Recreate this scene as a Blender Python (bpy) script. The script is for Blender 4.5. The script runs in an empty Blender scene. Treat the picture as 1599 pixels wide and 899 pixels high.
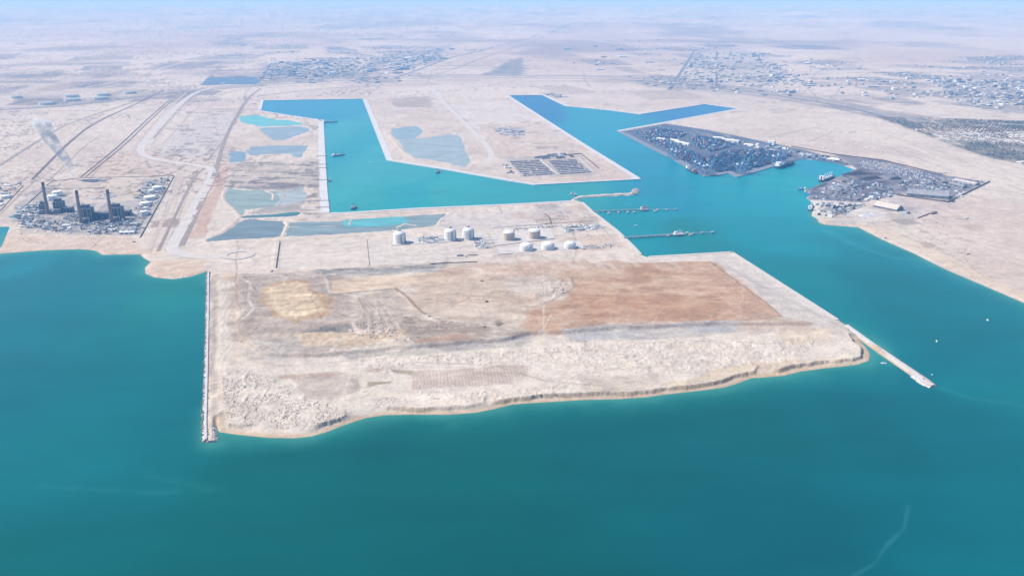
import bpy, math, random
import numpy as np
from mathutils import Vector

random.seed(7)
SC = bpy.context.scene
COL = SC.collection
R = math.radians

# ------------------------------------------------------------------ camera, sky, sun, exposure
CAM_H, FOC, HALF_W, HALF_H, HORIZON = 950.0, 1341.0, 799.5, 449.5, 0.0
PITCH = math.atan((HALF_H - HORIZON) / FOC)
cam_data = bpy.data.cameras.new('camera')
cam_data.sensor_width = 36.0
cam_data.lens = 36.0 * FOC / 1599.0
cam_data.clip_start = 5.0
cam_data.clip_end = 400000.0
cam = bpy.data.objects.new('camera', cam_data)
COL.objects.link(cam)
cam.location = (0, 0, CAM_H)
cam.rotation_euler = (math.pi / 2 - PITCH, 0, 0)
SC.camera = cam

SUN_ELEV = R(47.0)
SUN_FROM = R(170.0)              # compass-free angle in the xy plane the light comes FROM (180 = from -x)
world = bpy.data.worlds.new('World')
SC.world = world
world.use_nodes = True
wn = world.node_tree.nodes
sky = wn.new('ShaderNodeTexSky')
sky.sky_type = 'NISHITA'
sky.sun_disc = False
sky.sun_elevation = SUN_ELEV
sky.sun_rotation = math.pi / 2 - SUN_FROM
sky.altitude = 100
sky.air_density = 1.0
sky.dust_density = 1.0
sky.ozone_density = 1.6
wn['Background'].inputs['Strength'].default_value = 0.12
world.node_tree.links.new(sky.outputs[0], wn['Background'].inputs['Color'])

sun_data = bpy.data.lights.new('sun', 'SUN')
sun_data.energy = 4.2
sun_data.angle = R(0.5)
sun_data.color = (1.0, 0.94, 0.86)
sun = bpy.data.objects.new('sun', sun_data)
COL.objects.link(sun)
sdir = Vector((math.cos(SUN_FROM) * math.cos(SUN_ELEV), math.sin(SUN_FROM) * math.cos(SUN_ELEV), math.sin(SUN_ELEV)))
sun.rotation_euler = sdir.to_track_quat('Z', 'Y').to_euler()
sun.location = (0, 0, 3000)

SC.view_settings.view_transform = 'Standard'
SC.view_settings.look = 'None'
SC.view_settings.gamma = 1.0
SC.view_settings.exposure = 0.5
SC.view_settings.use_curve_mapping = False
SC.render.engine = 'CYCLES'
SC.cycles.use_denoising = True
SC.cycles.max_bounces = 6
SC.cycles.diffuse_bounces = 2
SC.cycles.glossy_bounces = 2
SC.cycles.volume_bounces = 1
SC.cycles.transparent_max_bounces = 8
HAZE_DENSITY = 5.0e-5
HAZE_COLOR = (0.19, 0.48, 0.94)

# ------------------------------------------------------------------ photo pixel -> place on the ground
def G(px, py, z=3.0):
    x = (px - HALF_W) / FOC
    y = (py - HALF_H) / FOC
    c, s = math.cos(PITCH), math.sin(PITCH)
    dx, dy, dz = x, c - y * s, -s - y * c
    k = (CAM_H - z) / -dz
    return (dx * k, dy * k)

def GP(pts, z=3.0):
    return np.array([G(p[0], p[1], z) for p in pts], dtype=np.float64)

def heading(a, b):
    A, B = G(*a), G(*b)
    return math.atan2(B[1] - A[1], B[0] - A[0])

def metres(px, at, z=3.0):
    a, b = G(at[0] - px / 2, at[1], z), G(at[0] + px / 2, at[1], z)
    return b[0] - a[0]

# ------------------------------------------------------------------ numpy tools: noise, distances
def _hash(ix, iy, seed):
    h = (ix.astype(np.int64) * 374761393 + iy.astype(np.int64) * 668265263 + seed * 974634777) & 0xFFFFFFFF
    h = ((h ^ (h >> 13)) * 1274126177) & 0xFFFFFFFF
    h = h ^ (h >> 16)
    return (h & 0xFFFFFF).astype(np.float64) / float(0xFFFFFF)

def vnoise(x, y, seed=0):
    ix, iy = np.floor(x), np.floor(y)
    fx, fy = x - ix, y - iy
    fx = fx * fx * (3 - 2 * fx)
    fy = fy * fy * (3 - 2 * fy)
    a, b = _hash(ix, iy, seed), _hash(ix + 1, iy, seed)
    c, d = _hash(ix, iy + 1, seed), _hash(ix + 1, iy + 1, seed)
    return a + (b - a) * fx + (c - a) * fy + (a - b - c + d) * fx * fy

def fbm(x, y, scale, octaves=4, seed=0, gain=0.5):
    t = np.zeros_like(x)
    amp, tot, f = 1.0, 0.0, 1.0 / scale
    for k in range(octaves):
        ca, sa = math.cos(0.6 * k + 0.3), math.sin(0.6 * k + 0.3)
        t += amp * vnoise((x * ca - y * sa) * f + 13.7 * k, (x * sa + y * ca) * f - 7.3 * k, seed + k * 17)
        tot += amp
        amp *= gain
        f *= 2.03
    return t / tot

def sstep(a, b, v):
    t = np.clip((v - a) / (b - a), 0, 1)
    return t * t * (3 - 2 * t)

def seg_dist(X, Y, a, b):
    dx, dy = b[0] - a[0], b[1] - a[1]
    L = dx * dx + dy * dy + 1e-9
    t = np.clip(((X - a[0]) * dx + (Y - a[1]) * dy) / L, 0, 1)
    return np.hypot(X - (a[0] + t * dx), Y - (a[1] + t * dy))

def line_dist(X, Y, P, reach):
    """distance to an open polyline; only worked out within `reach`"""
    D = np.full(X.shape, 1e9)
    lo, hi = P.min(0) - reach, P.max(0) + reach
    m = (X > lo[0]) & (X < hi[0]) & (Y > lo[1]) & (Y < hi[1])
    if not m.any():
        return D
    x, y = X[m], Y[m]
    d = np.full(x.shape, 1e9)
    for i in range(len(P) - 1):
        d = np.minimum(d, seg_dist(x, y, P[i], P[i + 1]))
    D[m] = d
    return D

def poly_sd(X, Y, P, reach=None):
    """signed distance to a closed polygon, positive inside"""
    D = np.full(X.shape, -1e9)
    if reach is not None:
        lo, hi = P.min(0) - reach, P.max(0) + reach
        m = (X > lo[0]) & (X < hi[0]) & (Y > lo[1]) & (Y < hi[1])
        if not m.any():
            return D
    else:
        m = np.ones(X.shape, bool)
    x, y = X[m], Y[m]
    d = np.full(x.shape, 1e9)
    ins = np.zeros(x.shape, bool)
    n = len(P)
    for i in range(n):
        a, b = P[i], P[(i + 1) % n]
        d = np.minimum(d, seg_dist(x, y, a, b))
        if a[1] != b[1]:
            c = (a[1] > y) != (b[1] > y)
            ins ^= c & (x < (b[0] - a[0]) * (y - a[1]) / (b[1] - a[1]) + a[0])
    D[m] = np.where(ins, d, -d)
    return D

def smooth_line(P, k=2):
    for _ in range(k):
        Q = [P[0]]
        for i in range(len(P) - 1):
            Q += [P[i] * 0.75 + P[i + 1] * 0.25, P[i] * 0.25 + P[i + 1] * 0.75]
        P = np.array(Q + [P[-1]])
    return P

def mitre(P, w):
    n = len(P)
    out = []
    for i in range(n):
        t0 = P[i] - P[i - 1] if i else P[1] - P[0]
        t1 = P[i + 1] - P[i] if i < n - 1 else t0
        t0, t1 = t0 / np.hypot(*t0), t1 / np.hypot(*t1)
        n0, n1 = np.array([-t0[1], t0[0]]), np.array([-t1[1], t1[0]])
        b = n0 + n1
        b = b / max(np.hypot(*b), 1e-6)
        k = max(b @ n0, 0.35)
        out.append(P[i] + b * w / k)
    return np.array(out)

def lin(c):
    c = np.asarray(c, dtype=np.float64) / 255.0
    return np.where(c <= 0.04045, c / 12.92, ((c + 0.055) / 1.055) ** 2.4)

def A(r, g, b, k=1.72):
    """albedo of a surface that looks (r,g,b) in full sun"""
    return np.clip(lin((r, g, b)) / k, 0, 0.72)

WARM = np.array([1.02, 1.0, 0.95])

# ------------------------------------------------------------------ the coast, traced on the photograph
WEST_COAST = [(-700, 402), (-200, 398), (0, 396), (37, 393), (75, 390.5), (125, 389), (148, 391), (160, 398), (180, 397.5), (218, 397),
              (226, 404), (235, 409), (226, 418), (227, 427), (240, 433), (270, 436), (295, 432.5), (310, 428), (324.5, 423)]
BREAKWATER_W = [(324, 500), (321.5, 600), (319, 680), (321, 688), (326, 691), (334, 690), (337.5, 684), (336, 668), (337, 655)]
SOUTH_SHORE = [(338, 664), (341, 674), (367, 678), (417, 683), (460, 684), (487, 681), (513, 673), (533, 665), (553, 658), (573, 652), (600, 648),
               (633, 647), (660, 647), (703, 647), (743, 644), (773, 638), (800, 631), (847, 628), (913, 624), (960, 623), (1010, 620),
               (1036, 616), (1090, 610), (1129, 605), (1150, 599), (1174, 590), (1195, 589), (1225, 586), (1249, 580), (1285, 575),
               (1315, 572), (1339, 569), (1356, 563), (1359, 554), (1354, 544), (1345, 535), (1338, 528)]
BREAKWATER_E = [(1423, 587), (1432, 596), (1447, 604), (1459, 605), (1462, 601), (1450, 592), (1420, 572), (1375, 542), (1330, 514)]
EAST_QUAY = [(1311, 501), (1144, 394), (1011, 401.5), (1003, 399), (990, 385), (965, 361), (925, 330), (910, 316), (898, 312.5)]
MOLE = [(910, 309), (960, 306.5), (988, 304.8), (996, 301), (996, 294.5), (989, 295), (985, 301), (940, 303.5), (905, 306), (896, 309), (890, 314)]
BASIN_W = [(800, 319.5), (650, 326), (535, 333), (514.5, 333), (511, 300), (508, 250), (505, 187.4), (453.5, 180), (408, 173), (411.5, 157), (566.5, 154.5),
           (604, 251), (700, 266.5), (799.5, 284), (835, 289.5), (900, 286), (1002, 280.5)]
BASIN_E = [(910, 224), (795, 150), (847.5, 149), (882.5, 166), (950, 172.5), (1000, 179), (1102.5, 163), (1152, 170), (1050, 189), (963, 205)]
CONTAINER_QUAY = [(1013, 231), (1051, 249.5), (1072, 262), (1099, 276), (1117.5, 275), (1137.5, 271.5), (1150, 277.5), (1168, 273), (1208, 261),
                  (1233.5, 255), (1248, 250), (1257.5, 249), (1297, 254), (1317, 259), (1335, 265), (1315, 274), (1305, 278), (1290, 285), (1266, 295), (1254, 295)]
EAST_COAST = [(1262, 301), (1269, 303), (1259, 309), (1265, 314), (1270, 318), (1269, 329), (1267, 337), (1275, 341), (1279, 348), (1288, 351), (1315, 353),
              (1340, 355), (1375, 373), (1425, 395), (1475, 420), (1543, 449), (1599, 473), (1750, 540), (2500, 880)]
SEA_PX = WEST_COAST + BREAKWATER_W + SOUTH_SHORE + BREAKWATER_E + EAST_QUAY + MOLE + BASIN_W + BASIN_E + CONTAINER_QUAY + EAST_COAST + [(2500, 3300), (-1400, 3300)]
SEA = GP(SEA_PX, 0.0)
INTAKE = GP([(-500, 352), (0, 354), (15.5, 354), (2, 386), (-40, 391), (-500, 391)], 0.0)

def land_sd(X, Y):
    return -np.maximum(poly_sd(X, Y, SEA), poly_sd(X, Y, INTAKE, 400.0))

# ponds: outline, colour, water level
PONDS = [
    ('pond', [(375, 181), (400, 180), (412, 182), (427, 187), (447, 187), (469.5, 192), (469.5, 195), (407, 197.5), (399, 195), (380, 191), (373, 185)], (112, 205, 208), 'shallow turquoise settling pond beneath the quay wall of the western basin'),
    ('pond', [(406, 199.5), (469, 198), (481.5, 199.5), (480, 205), (460, 213), (444, 218), (425.5, 218), (415, 209), (407, 203)], (160, 180, 192), 'wide grey blue pond just south of the turquoise settling pond'),
    ('pond', [(388, 237), (393, 229.5), (433.5, 227), (479, 227), (475, 235), (468, 245.5), (460, 245.5), (459, 239.5), (420, 240), (393, 243)], (158, 176, 188), 'long narrow grey blue pond with a hooked end among spoil banks'),
    ('pond', [(359, 240), (364, 235.5), (384, 237.5), (381.5, 252), (361, 253)], (142, 168, 186), 'small square blue pond beside the pale graded strip'),
    ('pond', [(357, 294), (383, 297), (415.5, 297.5), (438, 300), (446, 310), (430, 320), (405, 325), (383, 328), (376, 335.5), (367, 328), (350, 314), (349, 303)], (160, 180, 172), 'milky olive grey pond curving round a pale dike'),
    ('pond', [(441, 301), (455, 298), (474, 292), (476, 310), (460, 316), (440, 319), (448, 310)], (190, 198, 198), 'silted pale grey pool east of the milky pond'),
    ('pond', [(426, 334.5), (469, 331), (463.5, 336), (375, 340), (377, 337.5)], (70, 130, 140), 'thin dark green sliver of water below the milky pond'),
    ('pond', [(330, 369.5), (361, 358), (370, 349), (383, 343), (399, 341), (410, 345), (443.5, 346), (446, 352), (438, 368), (370, 372.5), (328, 375.5)], (132, 150, 158), 'slate blue pond west of the bent earth dike'),
    ('pond', [(453, 347), (530, 345.5), (544, 343.5), (623, 338.5), (703, 333.5), (690, 342), (683, 350), (625, 358), (550, 363), (445, 368.5), (454, 354)], (146, 166, 168), 'long grey blue pond running behind the white domed tanks'),
    ('pond', [(546, 344.5), (622, 339.5), (627, 347), (600, 350), (549, 352)], (105, 195, 200), 'bright turquoise patch of open water within the long grey pond'),
    ('pond', [(614, 202), (630, 198.5), (653, 198), (660.5, 205), (646, 216.5), (621.5, 218), (614, 209)], (160, 184, 194), 'round blue pond on the pier between the two basins'),
    ('pond', [(624, 219.4), (673, 215), (700, 209), (718, 213), (726, 235), (735, 252), (726, 260), (690, 252), (650, 246), (637, 239), (631, 231)], (176, 192, 194), 'large pale blue mud pond on the pier between the two basins'),
    ('pond', [(20, 338.5), (32, 329.5), (33.5, 333), (25, 339)], (60, 150, 165), 'small teal intake pool at the western end of the power station'),
    ('reservoir', [(313, 132.5), (325, 122), (398, 120.5), (407, 127), (400, 131.5)], (84, 108, 140), 'dark blue rectangular reservoir north of the coast road'),
]
POND_Z = 1.4

# dikes and berms: polyline, height, half width (m)
BERMS = [
    ([(444, 346), (449, 351), (441, 368)], 3.0, 7), ([(548, 343), (545, 352), (450, 354)], 1.6, 5),
    ([(350, 298), (347, 308), (352, 316), (366, 328), (374, 338), (362, 352), (345, 364), (322, 372)], 3.5, 9),
    ([(415, 298), (427, 303), (426, 312)], 2.0, 6), ([(383, 328), (420, 324), (470, 319)], 2.2, 7),
    ([(703, 333), (690, 342), (684, 351)], 3.5, 8), ([(620, 355), (632, 349), (650, 352)], 2.5, 6),
    ([(431, 419), (437, 377), (480, 374)], 2.0, 7), ([(426, 418), (432, 378)], 2.0, 6),
    ([(487, 425), (500, 435), (512, 447), (513, 458)], 3.0, 8),
    ([(515, 468), (570, 462), (615, 457), (635, 470), (655, 492), (690, 512)], 2.6, 7),
    ([(820, 490), (862, 475), (895, 455), (890, 442), (876, 436)], 2.6, 7),
    ([(613, 200), (622, 194), (650, 193)], 4.0, 14), ([(608, 210), (618, 224), (632, 240), (650, 250), (726, 264)], 3.0, 10),
]

# ------------------------------------------------------------------ ground relief
ISLAND = GP([(333, 430), (500, 425), (1000, 412), (1115, 408), (1330, 520), (1375, 545), (1375, 600), (1000, 660), (500, 720), (333, 690)])
PLATEAU = GP([(372, 440), (500, 437), (700, 425), (900, 418), (1110, 412), (1225, 500), (1283, 512), (1120, 511), (960, 519), (830, 527), (800, 534), (730, 541), (650, 548), (540, 557), (470, 562), (400, 562), (372, 535)])
BEACHY = [GP([(-700, 340), (330, 380), (335, 440), (-700, 470)]), GP([(328, 640), (700, 600), (1375, 500), (1375, 600), (700, 680), (328, 700)]), GP([(1268, 330), (1330, 340), (1400, 360), (2500, 800), (2500, 950), (1268, 380)])]
HEAPS = [GP([(345, 575), (420, 585), (455, 610), (480, 622), (545, 640), (545, 655), (480, 678), (390, 676), (345, 655)]),
         GP([(560, 565), (900, 540), (1290, 530), (1230, 575), (1000, 590), (830, 575), (640, 575), (600, 600)]),
         GP([(700, 620), (900, 600), (880, 618), (740, 640)]), GP([(840, 445), (895, 440), (890, 470), (830, 475)])]
SPOIL = [GP([(362, 255), (500, 250), (500, 292), (350, 292)]), GP([(372, 430), (500, 430), (520, 470), (560, 500), (640, 500), (700, 515), (640, 545), (470, 560), (372, 560)]),
         GP([(470, 290), (500, 290), (500, 345), (400, 345), (470, 335)]), GP([(487, 420), (700, 410), (700, 430), (500, 440)])]

FURROWS = [([(450, 592), (560, 588), (560, 612), (520, 624), (480, 624)], R(-25), 9.0), ([(640, 585), (820, 574), (832, 580), (815, 600), (760, 606), (640, 612)], R(6), 9.0),
           ([(903, 590), (960, 592), (1030, 585), (1032, 610), (920, 622)], R(12), 9.0), ([(345, 440), (366, 440), (361, 570), (338, 590)], R(8), 16.0)]

def wob_small(X, Y):
    return (vnoise(X / 30, Y / 30, 72) - 0.5) * 18

def relief_parts(X, Y):
    sd = land_sd(X, Y)
    isl = sstep(-25, 25, poly_sd(X, Y, ISLAND, 300))
    wob = (fbm(X, Y, 90, 4, 3) - 0.5) * 46
    plt = sstep(-2, 9, poly_sd(X, Y, PLATEAU, 300) + wob * 0.7)
    level = 3.0 + 7.0 * isl + 8.5 * plt * isl
    heap = np.zeros_like(X)
    for h in HEAPS:
        heap = np.maximum(heap, sstep(-12, 22, poly_sd(X, Y, h, 200) + wob * 0.6))
    spoil = np.zeros_like(X)
    for h in SPOIL:
        spoil = np.maximum(spoil, sstep(-15, 30, poly_sd(X, Y, h, 250) + wob * 0.6))
    return sd, isl, plt, level, heap, spoil

def ground(X, Y, parts=None):
    X = np.asarray(X, dtype=np.float64)
    Y = np.asarray(Y, dtype=np.float64)
    sd, isl, plt, level, heap, spoil = parts if parts else relief_parts(X, Y)
    bump = 0.5 * (fbm(X, Y, 60, 3, 11) - 0.5)
    near = Y < 9000
    m1 = vnoise(X / 13.0, Y / 17.0, 21)
    m2 = vnoise(X / 6.5 + 3, Y / 8.0, 22)
    bump = bump + heap * (3.4 * np.abs(m1 - 0.5) * 2 * m1 + 1.6 * m2 - 1.0)
    bump = bump + isl * (1.7 * (fbm(X, Y, 40, 5, 405, 0.62) - 0.5) + 2.2 * (fbm(X * 0.6, Y, 120, 3, 406) - 0.5)) * 2
    rid = 1 - np.abs(2 * fbm(X * 0.55, Y * 1.2, 75, 4, 31) - 1)
    bump = bump + spoil * (11.0 * (rid - 0.62) + 2.4 * (m1 - 0.5))
    for pts, ang, wl in FURROWS:
        f = sstep(-4, 10, poly_sd(X, Y, GP(pts), 60) + wob_small(X, Y))
        ph = (X * math.cos(ang) + Y * math.sin(ang)) / wl + 1.2 * vnoise(X / 60, Y / 60, 71)
        bump = bump * (1 - 0.8 * f) + f * 0.8 * np.abs(np.sin(math.pi * ph))
    far = sstep(9500, 17000, Y)
    hill = 1 - np.abs(2 * fbm(X, Y * 1.25, 3800, 5, 41) - 1)
    z_far = far * (hill ** 2.2 * 46 - 10) + sstep(20000, 36000, Y) * (hill ** 3) * 170 + sstep(34000, 60000, Y) * hill ** 2 * 260
    bump = bump + np.maximum(z_far, -1.5)
    for pts, h, w in BERMS:
        d = line_dist(X, Y, GP(pts), 50)
        bump = bump + h * np.exp(-(d / w) ** 2)
    z = level + bump * sstep(3, 30, sd)
    # edge profile: quays drop straight, beaches slope up to a low cliff
    beach = np.zeros_like(X)
    for b in BEACHY:
        beach = np.maximum(beach, sstep(0, 40, poly_sd(X, Y, b, 200)))
    run = 12 + 30 * (fbm(X, Y, 60, 5, 51, 0.6) - 0.38) + 20 * sstep(-420, -900, X) * isl
    bluff = sstep(0.40, 0.62, fbm(X, Y, 130, 3, 52) + 0.16 * sstep(-300, 700, X))
    soft = np.where(sd < run, sd * 0.10, run * 0.10 + (sd - run) * (0.22 + 1.5 * bluff))
    hard = sd * 0.9
    edge = soft * beach + hard * (1 - beach)
    z = np.minimum(z, edge)
    for nm, pts, c, lab in PONDS:
        d = poly_sd(X, Y, GP(pts), 90) + (fbm(X, Y, 50, 4, 61, 0.6) - 0.5) * 44 + 4
        z = np.where(d > -50, np.minimum(z, POND_Z - d * 0.28), z)
    for pts, h, w in BERMS:
        d = line_dist(X, Y, GP(pts), 50)
        z = np.where(d < w * 1.8, np.maximum(z, POND_Z - 0.8 + (h + 1.4) * np.exp(-(d / w) ** 2)), z)
    return np.clip(z, -6.0, None)

def gz(x, y):
    return float(ground(np.array([x]), np.array([y]))[0])

# ------------------------------------------------------------------ materials
def mat_new(name):
    m = bpy.data.materials.new(name)
    m.use_nodes = True
    return m, m.node_tree.nodes, m.node_tree.links, m.node_tree.nodes['Principled BSDF']

_mats = {}
def flat(name, rgb, rough=0.75, noise=0.18, scale=0.12, metal=0.0, streak=False):
    """painted / concrete / steel surface: base colour broken up by weathering noise"""
    if name in _mats:
        return _mats[name]
    m, n, l, b = mat_new(name)
    tc = n.new('ShaderNodeTexCoord')
    nz = n.new('ShaderNodeTexNoise')
    nz.inputs['Scale'].default_value = scale
    nz.inputs['Detail'].default_value = 5
    if streak:
        mp = n.new('ShaderNodeMapping')
        mp.inputs['Scale'].default_value = (1, 1, 0.12)
        l.new(tc.outputs['Object'], mp.inputs[0])
        l.new(mp.outputs[0], nz.inputs['Vector'])
    else:
        l.new(tc.outputs['Object'], nz.inputs['Vector'])
    mr = n.new('ShaderNodeMapRange')
    mr.inputs[1].default_value, mr.inputs[2].default_value = 0.3, 0.7
    mr.inputs[3].default_value, mr.inputs[4].default_value = 1 - noise, 1 + noise * 0.6
    l.new(nz.outputs[0], mr.inputs[0])
    mx = n.new('ShaderNodeMix')
    mx.data_type = 'RGBA'
    mx.blend_type = 'MULTIPLY'
    mx.inputs[0].default_value = 1
    mx.inputs[6].default_value = (*[float(v) for v in rgb], 1)
    l.new(mr.outputs[0], mx.inputs[7])
    l.new(mx.outputs[2], b.inputs['Base Color'])
    b.inputs['Roughness'].default_value = rough
    b.inputs['Metallic'].default_value = metal
    b.inputs['Specular IOR Level'].default_value = 0.3
    _mats[name] = m
    return m

def ground_material():
    m, n, l, b = mat_new('desert_ground')
    at = n.new('ShaderNodeAttribute')
    at.attribute_name = 'soil'
    geo = n.new('ShaderNodeNewGeometry')
    fac = None
    for sc, lo, hi in ((0.13, 0.82, 1.14), (0.024, 0.85, 1.12), (0.0035, 0.93, 1.06)):
        nz = n.new('ShaderNodeTexNoise')
        nz.inputs['Scale'].default_value = sc
        nz.inputs['Detail'].default_value = 6
        nz.inputs['Roughness'].default_value = 0.62
        l.new(geo.outputs['Position'], nz.inputs['Vector'])
        mr = n.new('ShaderNodeMapRange')
        mr.inputs[1].default_value, mr.inputs[2].default_value = 0.32, 0.68
        mr.inputs[3].default_value, mr.inputs[4].default_value = lo, hi
        l.new(nz.outputs[0], mr.inputs[0])
        if fac is None:
            fac = mr.outputs[0]
        else:
            mu = n.new('ShaderNodeMath')
            mu.operation = 'MULTIPLY'
            l.new(fac, mu.inputs[0])
            l.new(mr.outputs[0], mu.inputs[1])
            fac = mu.outputs[0]
    mx = n.new('ShaderNodeVectorMath')
    mx.operation = 'SCALE'
    l.new(at.outputs['Color'], mx.inputs[0])
    l.new(fac, mx.inputs['Scale'])
    l.new(mx.outputs[0], b.inputs['Base Color'])
    b.inputs['Roughness'].default_value = 0.95
    b.inputs['Specular IOR Level'].default_value = 0.1
    nb = n.new('ShaderNodeTexNoise')
    nb.inputs['Scale'].default_value = 0.16
    nb.inputs['Detail'].default_value = 5
    l.new(geo.outputs['Position'], nb.inputs['Vector'])
    bp = n.new('ShaderNodeBump')
    bp.inputs['Strength'].default_value = 0.45
    bp.inputs['Distance'].default_value = 1.6
    l.new(nb.outputs[0], bp.inputs['Height'])
    l.new(bp.outputs[0], b.inputs['Normal'])
    return m

def water_material(name, rgb=None, rough=0.3, spec=0.05):
    m, n, l, b = mat_new(name)
    geo = n.new('ShaderNodeNewGeometry')
    nz = n.new('ShaderNodeTexNoise')
    nz.inputs['Scale'].default_value = 0.0045 if rgb is None else 0.012
    nz.inputs['Detail'].default_value = 6
    nz.inputs['Roughness'].default_value = 0.6
    mp = n.new('ShaderNodeMapping')
    mp.inputs['Scale'].default_value = (0.55, 1.3, 1)
    mp.inputs['Rotation'].default_value = (0, 0, 0.25)
    l.new(geo.outputs['Position'], mp.inputs[0])
    l.new(mp.outputs[0], nz.inputs['Vector'])
    mr = n.new('ShaderNodeMapRange')
    mr.inputs[1].default_value, mr.inputs[2].default_value = 0.3, 0.7
    mr.inputs[3].default_value, mr.inputs[4].default_value = (0.9, 1.09) if rgb is None else (0.72, 1.22)
    l.new(nz.outputs[0], mr.inputs[0])
    mx = n.new('ShaderNodeVectorMath')
    mx.operation = 'SCALE'
    if rgb is None:
        at = n.new('ShaderNodeAttribute')
        at.attribute_name = 'soil'
        l.new(at.outputs['Color'], mx.inputs[0])
    else:
        mx.inputs[0].default_value = [float(v) for v in rgb]
    l.new(mr.outputs[0], mx.inputs['Scale'])
    l.new(mx.outputs[0], b.inputs['Base Color'])
    b.inputs['Roughness'].default_value = rough
    b.inputs['IOR'].default_value = 1.33
    b.inputs['Specular IOR Level'].default_value = spec
    nb = n.new('ShaderNodeTexNoise')
    nb.inputs['Scale'].default_value = 0.09
    nb.inputs['Detail'].default_value = 4
    l.new(mp.outputs[0], nb.inputs['Vector'])
    bp = n.new('ShaderNodeBump')
    bp.inputs['Strength'].default_value = 0.25
    bp.inputs['Distance'].default_value = 1.0
    l.new(nb.outputs[0], bp.inputs['Height'])
    l.new(bp.outputs[0], b.inputs['Normal'])
    return m

# ------------------------------------------------------------------ large meshes from a fan of rows
def fan(rows_px, cols):
    """grid of ground points, rows at given distances, columns spreading with distance"""
    rows = np.array([G(HALF_W, p, 0.0)[1] for p in rows_px])
    depth = rows * math.cos(PITCH) + CAM_H * math.sin(PITCH)
    X = depth[:, None] * np.array(cols)[None, :]
    Y = np.repeat(rows[:, None], len(cols), 1)
    return X, Y

def grid_object(name, X, Y, Z, keep, color, mat):
    nr, nc = X.shape
    idx = np.arange(nr * nc).reshape(nr, nc)
    q = np.stack([idx[:-1, :-1], idx[:-1, 1:], idx[1:, 1:], idx[1:, :-1]], -1).reshape(-1, 4)
    k = keep.reshape(-1)
    q = q[k[q].any(1)]
    used = np.unique(q)
    remap = np.zeros(nr * nc, np.int64)
    remap[used] = np.arange(len(used))
    q = remap[q]
    V = np.stack([X.reshape(-1)[used], Y.reshape(-1)[used], Z.reshape(-1)[used]], -1)
    me = bpy.data.meshes.new(name)
    me.vertices.add(len(V))
    me.vertices.foreach_set('co', V.astype(np.float32).reshape(-1))
    me.loops.add(q.size)
    me.loops.foreach_set('vertex_index', q.astype(np.int32).reshape(-1))
    me.polygons.add(len(q))
    me.polygons.foreach_set('loop_start', np.arange(0, q.size, 4, dtype=np.int32))
    me.polygons.foreach_set('use_smooth', np.ones(len(q), bool))
    me.update(calc_edges=True)
    at = me.attributes.new('soil', 'FLOAT_COLOR', 'POINT')
    c = np.ones((len(used), 4), np.float32)
    c[:, :3] = color.reshape(-1, 3)[used]
    at.data.foreach_set('color', c.reshape(-1))
    me.materials.append(mat)
    ob = bpy.data.objects.new(name, me)
    COL.objects.link(ob)
    ob['kind'] = 'structure'
    return ob

rows_land = list(np.arange(760, 110, -1.25)) + list(np.arange(110, 30, -1.0)) + list(np.arange(30, 9.2, -0.5))
inner = np.arange(-0.63, 0.6301, 1.4 / FOC)
outer = np.arange(0.64, 1.4, 0.012)
cols_land = list(-outer[::-1]) + list(inner) + list(outer)
LX, LY = fan(rows_land, cols_land)
lparts = relief_parts(LX, LY)
LZ = ground(LX, LY, lparts)

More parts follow.
